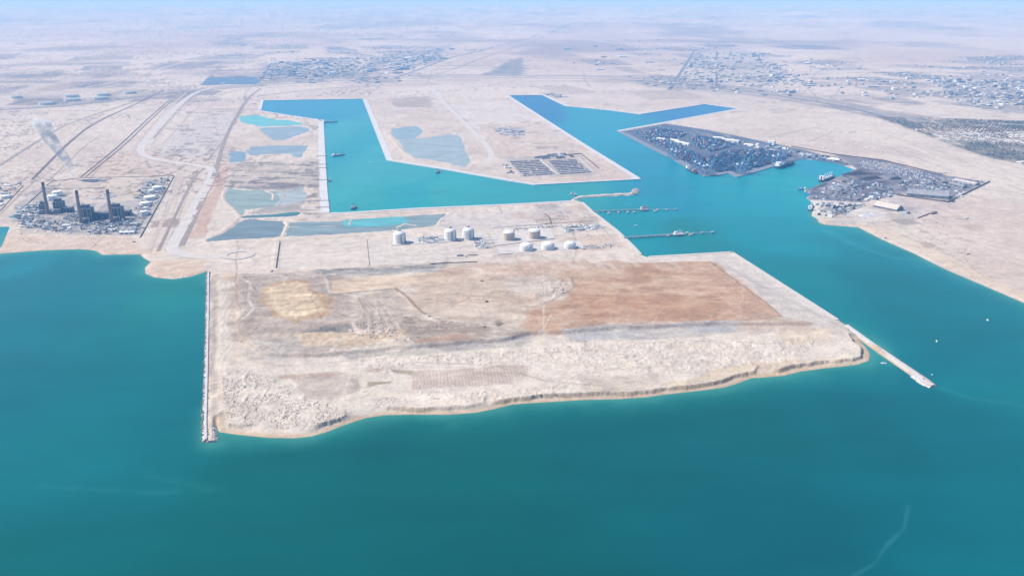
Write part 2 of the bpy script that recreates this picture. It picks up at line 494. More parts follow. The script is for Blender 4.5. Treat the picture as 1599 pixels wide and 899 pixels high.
# ---- soil colours (albedo): broad desert tones, then the traced patches of different ground
def soil_colours(X, Y, Z, parts):
    sd, isl, plt, level, heap, spoil = parts
    n1 = fbm(X, Y, 900, 5, 101)
    n2 = fbm(X, Y, 120, 4, 111)
    n3 = fbm(X, Y * 0.6, 34, 3, 121)
    n4 = fbm(X, Y, 4200, 4, 131)
    n5 = fbm(X * 0.45 + Y * 0.1, Y, 75, 5, 135, 0.6)
    def blend(c, col, w):
        return c + (np.asarray(col) - c) * w[..., None]
    c = np.zeros(X.shape + (3,)) + A(239, 228, 219)
    c = blend(c, A(212, 196, 188), 0.5 * sstep(0.45, 0.7, n1))
    c = blend(c, A(236, 226, 218), 0.8 * sstep(0.5, 0.72, n2))
    c = blend(c, A(192, 176, 168), 0.3 * sstep(0.55, 0.78, n3))
    far = sstep(8500, 14000, Y)
    c = blend(c, A(208, 186, 172), far * 0.6 * sstep(0.36, 0.66, n4))
    c = blend(c, A(150, 132, 124), far * 0.5 * sstep(0.5, 0.68, fbm(X, Y * 0.7, 2300, 5, 141)))
    c = blend(c, A(236, 222, 205), far * 0.6 * sstep(0.55, 0.72, fbm(X, Y * 2.2, 1700, 4, 151)))
    wobble = (fbm(X, Y, 110, 6, 161, 0.62) - 0.5)
    def box(P, reach):
        lo, hi = P.min(0) - reach, P.max(0) + reach
        r = np.nonzero((Y[:, 0] > lo[1]) & (Y[:, 0] < hi[1]))[0]
        if len(r) == 0:
            return None
        sl = slice(r[0], r[-1] + 1)
        k = np.nonzero(((X[sl] > lo[0]) & (X[sl] < hi[0])).any(0))[0]
        if len(k) == 0:
            return None
        return sl, slice(k[0], k[-1] + 1)
    lay = fbm(X * 0.33, Y, 48, 5, 171, 0.6)
    sw = spoil * (1 - 0.35 * isl)
    c = blend(c, A(132, 126, 126), 0.7 * sw * isl * sstep(0.5, 0.62, lay))
    mot = fbm(X * 0.55, Y, 85, 6, 401, 0.66)
    mot2 = fbm(X * 0.4 + Y * 0.12, Y, 36, 5, 402, 0.66)
    c = blend(c, A(176, 156, 138), 0.55 * plt * isl * sstep(0.51, 0.64, mot))
    c = blend(c, A(243, 231, 214), 0.6 * plt * isl * (1 - sstep(0.38, 0.48, mot)))
    for pts, col, soft, w, amp in REGIONS:
        P = GP(pts)
        amp = amp * 1.6 + (6 if amp else 0)
        b = box(P, soft * 3 + amp * 2 + 5)
        if b is None:
            continue
        d = poly_sd(X[b], Y[b], P) + wobble[b] * amp * 3
        m = sstep(-soft, soft, d) * w
        if amp > 0:
            m = m * (0.55 + 0.85 * n5[b])
        c[b] = blend(c[b], A(*col), np.clip(m, 0, 1))
    # spoil banks: grey and buff layers; piles: darker noise specks, small shadows painted among the mounds
    c = blend(c, A(128, 122, 124), 0.75 * sw * (1 - isl) * sstep(0.5, 0.62, lay))
    c = blend(c, A(228, 216, 206), 0.7 * sw * (1 - isl) * (1 - sstep(0.38, 0.5, lay)))
    c = blend(c, A(168, 146, 126), 0.34 * isl * (0.35 + 0.65 * plt) * sstep(0.5, 0.63, mot2))
    c = blend(c, A(244, 232, 216), 0.36 * isl * (1 - 0.5 * plt) * (1 - sstep(0.38, 0.49, mot2)))
    c = blend(c, A(212, 196, 180), 0.3 * heap * sstep(0.5, 0.75, n3))
    for P, col, w in PLOTS:
        b = box(P, 60)
        if b is not None:
            c[b] = blend(c[b], A(*col), w * sstep(-min(25, 8 + abs(P[1][0] - P[0][0]) * .05), min(25, 8 + abs(P[1][0] - P[0][0]) * .05), poly_sd(X[b], Y[b], P)) * (0.6 + 0.6 * n2[b]))
    for P, wid, col, w in WANDER + [(GP(p), wd, cl, ww) for p, wd, cl, ww in TRACKS]:
        b = box(P, wid * 2 + 12)
        if b is not None:
            d = line_dist(X[b], Y[b], P, wid * 2 + 12) + (n3[b] - 0.5) * wid * 0.5
            c[b] = blend(c[b], A(*col), w * (1 - sstep(wid * 0.4, wid * 0.85, d)))
    # exposed earth on the low cliffs and the scarp, damp sand at the waterline
    gy, gx = np.gradient(Z)
    dy = np.gradient(Y, axis=0)
    dx = np.gradient(X, axis=1)
    slope = np.hypot(gx / np.maximum(np.abs(dx), 1e-3), gy / np.maximum(np.abs(dy), 1e-3))
    steep = sstep(0.35, 0.9, slope) * (Y < 9000) * isl
    c = blend(c, A(150, 124, 100), 0.75 * steep * (0.4 + 0.9 * n2) * (0.45 + 0.55 * sstep(-500, 500, X)))
    c = blend(c, A(214, 186, 150), 0.6 * isl * (1 - sstep(6, 26, sd)))
    c = blend(c, A(196, 172, 142), 0.8 * (1 - sstep(0.0, 4.0, sd)) * (Y < 4200))
    # scrub and stones in the western desert
    ax = R(101)
    U, W_ = X * math.cos(ax) + Y * math.sin(ax), -X * math.sin(ax) + Y * math.cos(ax)
    graded = fbm(U * 0.12, W_, 16, 3, 301) * (Y > 3000) * (Y < 9500)
    zone = sstep(0.42, 0.6, fbm(X, Y, 420, 3, 305))
    c = blend(c, A(178, 164, 156), 0.26 * zone * sstep(0.56, 0.74, graded))
    c = blend(c, A(240, 232, 226), 0.45 * zone * sstep(0.56, 0.74, fbm(U * 0.12, W_, 22, 3, 302)) * (Y > 3000) * (Y < 9500))
    cross = fbm(U, W_ * 0.14, 18, 3, 311) * (1 - zone) * (Y > 2400) * (Y < 9500)
    c = blend(c, A(180, 164, 154), 0.22 * sstep(0.56, 0.75, cross))
    scrub = sstep(0.54, 0.70, fbm(X, Y, 26, 3, 181)) * sstep(0.4, 0.6, fbm(X, Y, 500, 3, 191)) * (X < -1500) * (Y > 4300)
    c = blend(c, A(134, 118, 112), 0.65 * scrub)
    return c * WARM

REGIONS = [
    # the island: north to south
    ([(437, 378), (573, 373.5), (576, 416), (431, 420)], (236, 226, 220), 8, 0.9, 0),
    ([(575, 374), (760, 368), (770, 402), (690, 412), (577, 415)], (236, 227, 222), 8, 0.9, 0),
    ([(690, 335), (890, 325), (905, 340), (920, 352), (690, 362)], (226, 220, 220), 15, 0.85, 10),
    ([(800, 335), (900, 330), (915, 350), (860, 356)], (222, 200, 186), 20, 0.6, 20),
    ([(880, 372), (960, 366), (975, 385), (900, 395)], (228, 206, 192), 14, 0.75, 12),
    ([(330, 425), (360, 425), (372, 470), (362, 590), (338, 640), (330, 600)], (226, 208, 190), 10, 0.8, 8),
    ([(330, 430), (343, 430), (339, 655), (329, 655)], (176, 170, 166), 6, 0.75, 6),
    ([(343, 440), (365, 440), (361, 570), (337, 590)], (232, 224, 216), 6, 0.85, 4),
    ([(352, 425), (372, 425), (370, 440), (352, 440)], (234, 208, 176), 8, 0.7, 6),
    ([(366, 430), (500, 425), (545, 470), (560, 500), (560, 535), (480, 541), (372, 540)], (192, 178, 168), 20, 0.75, 30),
    ([(487, 424), (600, 414), (705, 408), (692, 430), (640, 434), (512, 438)], (168, 166, 166), 8, 0.9, 14),
    ([(640, 424), (690, 416), (692, 430), (645, 433)], (198, 202, 208), 8, 0.7, 8),
    ([(513, 446), (600, 438), (700, 430), (720, 448), (600, 456), (520, 466)], (236, 214, 190), 10, 0.9, 10),
    ([(690, 418), (760, 410), (960, 408), (1000, 420), (890, 440), (700, 442)], (214, 184, 162), 15, 0.75, 26),
    ([(725, 420), (748, 414), (760, 428), (790, 434), (742, 438)], (238, 220, 204), 12, 0.9, 20),
    ([(650, 440), (820, 436), (850, 448), (838, 490), (800, 505), (700, 515), (640, 480)], (222, 200, 182), 20, 0.75, 26),
    ([(780, 442), (860, 436), (868, 458), (800, 468)], (232, 222, 214), 14, 0.7, 16),
    ([(675, 488), (790, 475), (845, 498), (840, 522), (760, 518), (700, 508)], (234, 218, 204), 12, 0.7, 16),
    ([(770, 508), (782, 505), (790, 512), (780, 518), (770, 516)], (130, 120, 104), 5, 0.9, 6),
    ([(555, 470), (618, 458), (640, 500), (628, 528), (585, 532), (558, 510)], (196, 182, 168), 14, 0.75, 14),
    ([(630, 500), (700, 510), (780, 522), (650, 540), (628, 530)], (170, 154, 140), 12, 0.85, 18),
    ([(655, 536), (730, 528), (740, 536), (655, 546)], (204, 168, 148), 8, 0.8, 8),
    ([(470, 532), (503, 516), (552, 513), (548, 530), (505, 540)], (150, 148, 144), 8, 0.9, 16),
    ([(505, 520), (530, 514), (525, 533), (503, 536)], (84, 86, 88), 5, 0.55, 16),
    ([(404, 480), (416, 456), (450, 444), (484, 446), (492, 460), (522, 470), (516, 500), (465, 513), (425, 501)], (212, 178, 138), 6, 0.85, 10),
    ([(411, 480), (422, 458), (450, 448), (480, 450), (488, 463), (505, 474), (500, 494), (462, 506), (430, 496)], (243, 222, 192), 10, 0.95, 8),
    ([(435, 536), (500, 528), (620, 524), (632, 536), (560, 548), (470, 552)], (232, 206, 178), 10, 0.8, 12),
    ([(380, 540), (460, 534), (485, 550), (440, 568), (380, 562)], (202, 196, 192), 10, 0.75, 10),
    ([(830, 522), (836, 495), (880, 474), (898, 455), (884, 436), (900, 425), (985, 416), (1060, 409), (1122, 411), (1170, 452), (1218, 500), (1100, 509), (960, 517)], (204, 162, 128), 30, 1.0, 34),
    ([(1020, 420), (1120, 414), (1170, 455), (1210, 498), (1140, 500), (1120, 470), (1060, 450)], (222, 186, 160), 22, 0.65, 34),
    ([(1010, 436), (1060, 440), (1100, 462), (1080, 470), (1030, 455)], (232, 204, 178), 12, 0.6, 20),
    ([(860, 425), (980, 418), (1010, 440), (900, 446)], (222, 198, 176), 25, 0.6, 40),
    ([(930, 450), (1000, 446), (1010, 462), (940, 470)], (226, 196, 168), 20, 0.6, 40),
    ([(840, 500), (900, 480), (1000, 480), (1090, 505), (960, 514)], (200, 155, 122), 26, 0.55, 34),
    ([(1000, 403), (1144, 395), (1310, 503), (1290, 520), (1240, 508), (1120, 412), (1000, 416)], (233, 225, 221), 10, 0.9, 6),
    ([(1150, 425), (1185, 440), (1262, 500), (1232, 505)], (216, 211, 210), 8, 0.75, 8),
    ([(430, 572), (560, 562), (700, 556), (900, 540), (1270, 520), (1345, 540), (1345, 565), (1000, 610), (700, 640), (560, 648), (400, 600)], (243, 234, 225), 14, 1.0, 4),
    ([(345, 575), (430, 585), (545, 640), (545, 655), (480, 676), (390, 674), (345, 655)], (238, 230, 222), 12, 0.9, 8),
    ([(448, 592), (560, 586), (562, 612), (520, 625), (480, 625)], (204, 190, 182), 5, 0.85, 5),
    ([(430, 590), (560, 582), (600, 575), (600, 584), (440, 596)], (206, 182, 170), 5, 0.8, 8),
    ([(640, 583), (820, 573), (832, 580), (815, 600), (760, 607), (640, 612)], (212, 196, 186), 5, 0.85, 5),
    ([(575, 600), (615, 597), (618, 603), (578, 607)], (176, 168, 138), 4, 0.85, 6),
    ([(610, 580), (648, 582), (645, 590), (612, 586)], (176, 168, 140), 4, 0.85, 6),
    ([(903, 590), (960, 592), (1030, 585), (1032, 610), (920, 622)], (214, 200, 190), 5, 0.75, 5),
    ([(540, 557), (650, 546), (800, 532), (825, 526), (822, 534), (800, 544), (650, 556), (545, 566)], (176, 176, 178), 9, 0.8, 12),
    ([(880, 522), (960, 512), (1160, 509), (1165, 520), (1000, 532), (900, 535)], (196, 198, 204), 6, 0.8, 12),
    ([(1150, 510), (1260, 505), (1262, 514), (1160, 520)], (222, 200, 186), 6, 0.7, 8),
    ([(1210, 525), (1290, 515), (1295, 535), (1230, 542)], (236, 216, 190), 8, 0.7, 10),
    ([(1030, 600), (1180, 570), (1320, 560), (1320, 572), (1180, 588), (1030, 615)], (238, 218, 192), 6, 0.75, 8),
    # mainland west
    ([(-200, 345), (40, 365), (200, 372), (250, 398), (-200, 400)], (230, 208, 192), 20, 0.8, 15),
    ([(232, 408), (320, 405), (318, 430), (240, 434), (226, 424)], (236, 212, 192), 10, 0.85, 6),
    ([(20, 320), (60, 292), (250, 278), (262, 300), (222, 366), (110, 366), (20, 345)], (172, 172, 178), 14, 0.75, 20),
    ([(85, 282), (225, 280), (215, 312), (130, 318), (95, 300)], (230, 216, 204), 14, 0.85, 12),
    ([(30, 355), (100, 348), (200, 352), (205, 366), (110, 368), (30, 366)], (196, 190, 186), 10, 0.6, 14),
    ([(128, 270), (160, 240), (270, 238), (270, 275)], (228, 208, 192), 20, 0.7, 25),
    ([(225, 240), (270, 252), (330, 262), (335, 275), (300, 390), (222, 392), (272, 280), (190, 250)], (228, 216, 208), 10, 0.8, 10),
    ([(336, 257), (363, 256), (318, 372), (296, 372)], (218, 188, 172), 5, 0.9, 4),
    ([(233, 345), (285, 340), (278, 352), (235, 356)], (150, 128, 120), 8, 0.65, 14),
    ([(315, 180), (372, 180), (345, 250), (255, 245), (240, 230)], (214, 210, 214), 20, 0.6, 40),
    ([(362, 255), (500, 250), (500, 292), (350, 292)], (176, 168, 166), 14, 0.5, 25),
    ([(360, 283), (470, 285), (470, 294), (400, 298), (358, 293)], (120, 118, 128), 8, 0.7, 14),
    ([(430, 298), (476, 290), (478, 312), (470, 326), (390, 333), (430, 314)], (186, 184, 184), 6, 0.9, 8),
    ([(400, 330), (470, 320), (470, 330), (400, 334)], (178, 172, 170), 5, 0.7, 8),
    ([(606, 155), (670, 150), (676, 167), (620, 168)], (186, 170, 165), 15, 0.75, 20),
    ([(700, 165), (800, 155), (900, 225), (860, 215), (745, 205)], (236, 228, 226), 14, 0.85, 8),
    ([(745, 195), (840, 190), (900, 225), (975, 278), (835, 285), (780, 245)], (226, 208, 198), 20, 0.7, 30),
    ([(770, 200), (815, 198), (820, 212), (785, 212)], (170, 172, 192), 10, 0.65, 20),
    ([(785, 246), (900, 240), (935, 270), (915, 276), (815, 276)], (196, 190, 192), 8, 0.7, 6),
    # mainland east
    ([(965, 206), (1040, 193), (1105, 203), (1260, 235), (1330, 258), (1300, 260), (1258, 250), (1208, 262), (1150, 277), (1100, 275)], (98, 116, 144), 8, 0.95, 0),
    ([(1258, 296), (1300, 278), (1338, 264), (1300, 240), (1380, 250), (1480, 275), (1540, 283), (1480, 316), (1400, 305), (1330, 320), (1262, 312)], (116, 118, 142), 12, 0.9, 8),
    ([(1310, 275), (1345, 262), (1380, 272), (1350, 285)], (84, 82, 92), 8, 0.8, 10),
    ([(1340, 290), (1385, 282), (1395, 300), (1345, 312)], (98, 96, 108), 8, 0.75, 12),
    ([(1282, 292), (1330, 282), (1345, 290), (1310, 305)], (166, 166, 176), 8, 0.85, 6),
    ([(1262, 312), (1345, 316), (1352, 325), (1310, 342), (1275, 340)], (238, 234, 234), 8, 0.9, 8),
    ([(1340, 330), (1368, 328), (1366, 340), (1340, 342)], (205, 206, 212), 8, 0.7, 8),
    ([(1390, 306), (1500, 314), (1510, 326), (1420, 332), (1385, 322)], (196, 190, 200), 20, 0.75, 20),
    ([(1280, 342), (1400, 360), (1560, 440), (1700, 500), (2400, 800), (2400, 850), (1640, 488), (1430, 392), (1340, 352)], (238, 220, 200), 10, 0.85, 6),
    ([(1450, 343), (1480, 338), (1480, 346), (1455, 350)], (186, 160, 152), 8, 0.7, 20),
    ([(1500, 352), (1535, 350), (1530, 360), (1505, 360)], (172, 148, 142), 8, 0.75, 16),
    ([(1435, 378), (1465, 378), (1462, 388), (1440, 387)], (196, 176, 166), 8, 0.7, 16),
    ([(1430, 358), (1460, 360), (1450, 366), (1430, 364)], (190, 172, 166), 8, 0.7, 14),
    ([(1400, 300), (1520, 310), (1620, 320), (1620, 460), (1540, 430)], (230, 212, 204), 40, 0.6, 40),
    ([(1370, 182), (1450, 184), (1620, 190), (1620, 265), (1520, 240)], (112, 116, 108), 18, 0.85, 30),
    ([(1450, 125), (1620, 130), (1620, 182), (1500, 165)], (150, 150, 156), 60, 0.65, 80),
    ([(400, 100), (560, 92), (560, 118), (410, 126)], (170, 168, 172), 60, 0.5, 90),
    ([(752, 118), (800, 95), (815, 92), (823, 116), (800, 119)], (128, 130, 140), 40, 0.7, 50),
    ([(600, 80), (700, 72), (690, 100), (560, 112)], (160, 156, 160), 80, 0.5, 120),
    ([(1045, 140), (1080, 80), (1190, 82), (1260, 145), (1230, 155)], (188, 184, 186), 60, 0.5, 60),
]
WORN, DARK, PALE = (198, 184, 174), (140, 126, 118), (238, 230, 224)
TRACKS = [([(556, 468), (566 + 5 * k, 490), (558 + 9 * k, 532)], 3.2, ((238, 228, 216), (160, 146, 132))[k % 2], 0.5) for k in range(9)] + [
    ([(500, 430), (512, 446), (514, 462), (560, 470)], 7, (238, 230, 222), 0.7), ([(395, 430), (420, 432), (450, 436), (490, 440)], 9, (240, 232, 226), 0.7), ([(372, 440), (392, 450), (388, 475), (398, 490), (380, 505)], 8, (238, 230, 224), 0.65),
    ([(640, 560), (800, 545), (960, 536), (1100, 532), (1290, 528)], 6, (240, 232, 224), 0.6), ([(430, 575), (560, 566), (640, 560)], 5, (200, 182, 168), 0.55), ([(860, 612), (900, 590), (960, 580), (1060, 575)], 4, (204, 188, 174), 0.5),
    ([(700, 470), (760, 462), (830, 470), (880, 458)], 3.5, (240, 230, 218), 0.6), ([(720, 430), (742, 445), (735, 470), (700, 490)], 3.5, (190, 170, 150), 0.5), ([(690, 452), (780, 448), (860, 440)], 3, (186, 166, 148), 0.45), ([(660, 470), (720, 478), (790, 492), (830, 505)], 3.5, (240, 228, 214), 0.6),
    ([(900, 440), (1000, 452), (1120, 462), (1190, 480)], 4, (186, 142, 110), 0.5), ([(850, 505), (960, 490), (1090, 492), (1200, 498)], 4, (224, 192, 164), 0.5), ([(930, 424), (960, 470), (950, 510)], 3, (222, 190, 160), 0.45),
    ([(-80, 174), (100, 165), (230, 149), (330, 138), (420, 130), (560, 121), (700, 118.5), (900, 119), (1030, 124), (1150, 137), (1300, 158), (1420, 187), (1620, 226)], 190, (176, 170, 172), 0.75),
    ([(420, 137), (560, 128.5), (700, 126), (900, 127), (1050, 133)], 60, (150, 142, 144), 0.5), ([(560, 112), (700, 108), (850, 108)], 90, (160, 154, 158), 0.45),
    ([(1030, 133), (1160, 146), (1300, 168), (1400, 190)], 70, (160, 152, 152), 0.5),
    ([(330, 424), (480, 421), (700, 410), (960, 402), (1000, 404)], 12, (232, 216, 204), 0.8),
    ([(360, 585), (385, 600), (420, 640), (470, 660)], 8, PALE, 0.7),
    ([(515, 468), (570, 462), (618, 458)], 9, (164, 152, 138), 0.8), ([(618, 458), (636, 470), (655, 492), (664, 498)], 8, (166, 136, 100), 0.85),
    ([(664, 498), (690, 508), (740, 514), (760, 512)], 4, (150, 130, 108), 0.7),
    ([(552, 512), (560, 532)], 9, (240, 226, 212), 0.8), ([(585, 475), (592, 505), (588, 530)], 5, PALE, 0.5), ([(560, 472), (580, 500), (585, 528)], 5, (176, 164, 152), 0.6),
    ([(820, 490), (862, 475), (895, 455), (890, 442), (876, 436)], 8, (206, 190, 176), 0.7), ([(700, 440), (790, 437), (876, 437)], 4, (236, 222, 210), 0.7),
    ([(545, 584), (548, 590), (536, 618)], 5, PALE, 0.7),
    ([(1145, 400), (1300, 505), (1345, 545)], 7, (240, 234, 230), 0.6),
    # west mainland lanes and traces
    ([(0, 257), (51, 225), (100, 195), (160, 175), (220, 155)], 13, DARK, 0.55), ([(0, 268), (60, 232), (110, 198), (165, 178)], 26, (232, 210, 196), 0.7),
    ([(50, 280), (104, 225), (145, 192), (217, 160), (255, 140)], 11, DARK, 0.65), ([(75, 283), (135, 226), (160, 210)], 8, DARK, 0.6),
    ([(0, 335), (35, 300), (60, 278)], 10, DARK, 0.5), ([(30, 330), (80, 296), (126, 277)], 8, WORN, 0.5),
    ([(0, 172), (100, 166), (170, 158), (240, 148)], 14, DARK, 0.5), ([(0, 182), (60, 178), (102, 192)], 9, (226, 208, 196), 0.6),
    ([(410, 132), (330, 150), (300, 175), (255, 225)], 10, WORN, 0.7), ([(385, 152), (372, 180), (345, 225), (325, 250)], 10, (170, 158, 152), 0.75),
    ([(392, 152), (380, 168), (366, 195)], 8, (130, 118, 116), 0.6), ([(230, 246), (280, 262), (303, 272), (300, 285), (285, 292)], 6, (166, 150, 142), 0.65),
    ([(275, 275), (235, 395)], 5, (176, 164, 158), 0.6), ([(288, 275), (250, 392)], 5, WORN, 0.6), ([(308, 268), (258, 392)], 4, (168, 156, 150), 0.6),
    ([(330, 262), (268, 388)], 4, (176, 164, 158), 0.65), ([(340, 262), (280, 385)], 4, (150, 136, 128), 0.6),
    ([(135, 136), (200, 124), (295, 94), (370, 80), (480, 66)], 26, (238, 218, 200), 0.85), ([(135, 139), (200, 127), (297, 97), (372, 83)], 10, (150, 134, 128), 0.45),
    ([(315, 132), (345, 102), (400, 82)], 14, (176, 164, 160), 0.7), ([(0, 150), (130, 143), (260, 140)], 9, (150, 136, 130), 0.5),
    # far and east
    ([(685, 116), (800, 78), (865, 54), (922, 39), (912, 26), (880, 13)], 45, (168, 158, 156), 0.6), ([(675, 140), (700, 168), (757, 223), (768, 240), (757, 254)], 26, (238, 230, 226), 0.85),
    ([(690, 152), (745, 205)], 5, (176, 162, 155), 0.6), ([(560, 155), (600, 250)], 6, (214, 204, 200), 0.5),
    ([(745, 193), (765, 192), (800, 191), (850, 190)], 7, (160, 146, 142), 0.65), ([(825, 209), (900, 206)], 5, (182, 168, 162), 0.6), ([(795, 225), (865, 224)], 5, (170, 156, 150), 0.6),
    ([(790, 200), (782, 215), (800, 245)], 6, WORN, 0.6), ([(885, 155), (960, 162), (975, 170), (945, 172)], 10, (182, 164, 156), 0.6), ([(890, 150), (990, 150)], 16, (206, 182, 166), 0.6),
    ([(1200, 215), (1272, 199), (1310, 207)], 9, (138, 130, 130), 0.75), ([(1262, 222), (1300, 206), (1335, 207)], 8, (160, 150, 146), 0.7), ([(1310, 207), (1365, 204), (1420, 222)], 8, (186, 172, 164), 0.7),
    ([(1315, 226), (1400, 235), (1440, 250), (1490, 268)], 10, (178, 168, 166), 0.7), ([(1330, 210), (1420, 228), (1500, 262), (1620, 300)], 26, (242, 234, 228), 0.7),
    ([(1510, 400), (1512, 388), (1545, 380), (1562, 376), (1548, 362)], 8, (242, 230, 220), 0.75), ([(1460, 388), (1510, 412), (1530, 428)], 5, (206, 186, 168), 0.7),
    ([(1550, 440), (1520, 420), (1505, 400), (1510, 385)], 4, (206, 186, 170), 0.6), ([(1340, 340), (1450, 338), (1480, 341)], 6, (190, 176, 170), 0.6),
]
_r = random.Random(77)
def wander(px, py, ang, length, bend, n=7):
    x, y = G(px, py)
    k = metres(1, (px, py))
    out = [(px, py)]
    W = [(x, y)]
    for _ in range(n):
        ang += _r.uniform(-bend, bend)
        x, y = x + math.cos(ang) * length / n, y + math.sin(ang) * length / n
        W.append((x, y))
    return np.array(W)
WANDER = []
for _ in range(70):      # tyre tracks on the reclaimed land
    WANDER.append((wander(_r.uniform(350, 1280), _r.uniform(430, 640), _r.choice((R(10), R(190), R(100))) + _r.uniform(-.4, .4), _r.uniform(150, 600), .45), _r.uniform(2.2, 4.5), _r.choice(((240, 232, 224), (240, 230, 220), (182, 164, 148))), _r.uniform(.3, .6)))
for _ in range(90):      # tracks over the working land behind
    WANDER.append((wander(_r.uniform(0, 1599), _r.uniform(190, 400), _r.choice((R(10), R(101), R(101), R(-78))) + _r.uniform(-.15, .15), _r.uniform(400, 1500), .16), _r.uniform(3, 7), _r.choice(((242, 232, 224), (166, 150, 142), (176, 160, 150))), _r.uniform(.3, .6)))
for _ in range(150):     # desert pistes far inland
    py = _r.uniform(35, 180)
    WANDER.append((wander(_r.uniform(-50, 1650), py, _r.choice((R(10), R(25), R(60), R(101))) + _r.uniform(-.25, .25), _r.uniform(1500, 7000), .12), 12 + 700 / py, _r.choice(((244, 230, 216), (150, 134, 126), (160, 144, 136))), _r.uniform(.35, .65)))
PLOTS = []
for _ in range(120):
    px, py = _r.choice(((_r.uniform(255, 365), _r.uniform(165, 245)), (_r.uniform(255, 365), _r.uniform(165, 245)), (_r.uniform(760, 900), _r.uniform(185, 235)), (_r.uniform(840, 930), _r.uniform(322, 350)), (_r.uniform(1300, 1440), _r.uniform(322, 350))))
    x, y = G(px, py)
    w, h = _r.uniform(18, 75), _r.uniform(15, 60)
    c_, s_ = math.cos(R(11)), math.sin(R(11))
    PLOTS.append((np.array([(x + u * c_ - v * s_, y + u * s_ + v * c_) for u, v in ((-w, -h), (w, -h), (w, h), (-w, h))]), _r.choice(((236, 234, 236), (206, 208, 214), (150, 144, 146), (214, 194, 180), (176, 174, 182))), _r.uniform(.35, .8)))
for _ in range(46):
    px, py = _r.uniform(262, 330), _r.uniform(168, 246)
    WANDER.append((wander(px, py, R(11) + _r.uniform(-.05, .05), _r.uniform(150, 420), .05, 4), _r.uniform(3, 6), _r.choice(((140, 134, 136), (150, 142, 142), (240, 236, 234))), _r.uniform(.4, .7)))
for _ in range(210):     # graded and built plots on the plain
    px, py = _r.choice(((_r.uniform(320, 760), _r.uniform(60, 128)), (_r.uniform(860, 1320), _r.uniform(62, 150)), (_r.uniform(1280, 1620), _r.uniform(90, 182)), (_r.uniform(-20, 320), _r.uniform(90, 160))))
    x, y = G(px, py)
    k = y / 11000.0
    w, h = _r.uniform(90, 420) * k, _r.uniform(120, 560) * k
    rz = R(_r.choice((12, 20, 5))) + _r.uniform(-.05, .05)
    c_, s_ = math.cos(rz), math.sin(rz)
    PLOTS.append((np.array([(x + u * c_ - v * s_, y + u * s_ + v * c_) for u, v in ((-w, -h), (w, -h), (w, h), (-w, h))]), _r.choice(((238, 226, 214), (150, 142, 142), (128, 124, 130), (182, 166, 156), (168, 160, 160), (120, 118, 124))), _r.uniform(.3, .75)))
land_mat = ground_material()
land = grid_object('ground', LX, LY, LZ, LZ > -2.5, soil_colours(LX, LY, LZ, lparts), land_mat)
land['label'] = 'pale desert coast with graded port land and reclaimed peninsula'

# ------------------------------------------------------------------ the sea
rows_sea = list(np.arange(2600, 1000, -60)) + list(np.arange(1000, 720, -4)) + list(np.arange(720, 140, -1.7))
cols_sea = list(-np.arange(1.6, 0.64, -0.03)) + list(np.arange(-0.63, 0.6301, 2.6 / FOC)) + list(np.arange(0.64, 1.6, 0.03))
WX, WY = fan(rows_sea, cols_sea)
wsd = -land_sd(WX, WY)
TINTS = [  # place on the photograph, colour of the water there, reach
    (100, 470, (0, 136, 158), 160), (30, 560, (0, 130, 150), 150), (250, 470, (0, 142, 144), 70), (230, 560, (0, 130, 146), 110), (120, 690, (0, 137, 152), 160), (150, 770, (0, 126, 138), 180),
    (60, 880, (0, 122, 130), 180), (44, 413, (0, 152, 178), 30), (400, 760, (0, 120, 126), 150), (400, 880, (0, 115, 121), 180), (700, 720, (0, 116, 120), 140), (800, 860, (0, 110, 117), 200), (950, 720, (0, 114, 124), 150), (1150, 660, (0, 116, 126), 120),
    (1150, 820, (0, 112, 128), 200), (1540, 830, (0, 126, 144), 160), (1500, 690, (0, 124, 140), 120), (1380, 680, (0, 118, 132), 100), (1560, 560, (0, 130, 150), 90), (1400, 460, (0, 134, 152), 100), (1250, 430, (0, 150, 166), 90), (1200, 380, (0, 158, 178), 80),
    (1090, 380, (0, 148, 158), 60), (1000, 345, (0, 162, 180), 50), (1150, 310, (0, 172, 194), 60), (1230, 285, (0, 178, 196), 50), (1040, 300, (0, 158, 190), 50), (1290, 265, (0, 172, 205), 30), (990, 250, (0, 160, 194), 50), (930, 200, (0, 170, 204), 50), (840, 165, (24, 130, 196), 40), (1080, 175, (40, 140, 204), 40),
    (900, 298, (44, 176, 186), 40), (800, 305, (40, 178, 188), 40), (700, 300, (44, 184, 192), 40), (640, 300, (10, 178, 194), 40), (580, 310, (44, 182, 188), 30), (540, 300, (58, 186, 196), 30), (570, 270, (58, 188, 200), 25), (640, 275, (56, 188, 200), 25), (560, 222, (0, 176, 198), 22), (530, 205, (56, 184, 204), 20), (590, 232, (50, 184, 202), 14), (540, 170, (0, 166, 204), 22), (460, 168, (30, 160, 210), 25), (570, 165, (40, 165, 212), 12),
    (10, 370, (0, 160, 180), 30), (1600, 620, (10, 138, 150), 40), (620, 700, (0, 112, 120), 60), (1460, 400, (0, 136, 160), 60),
]
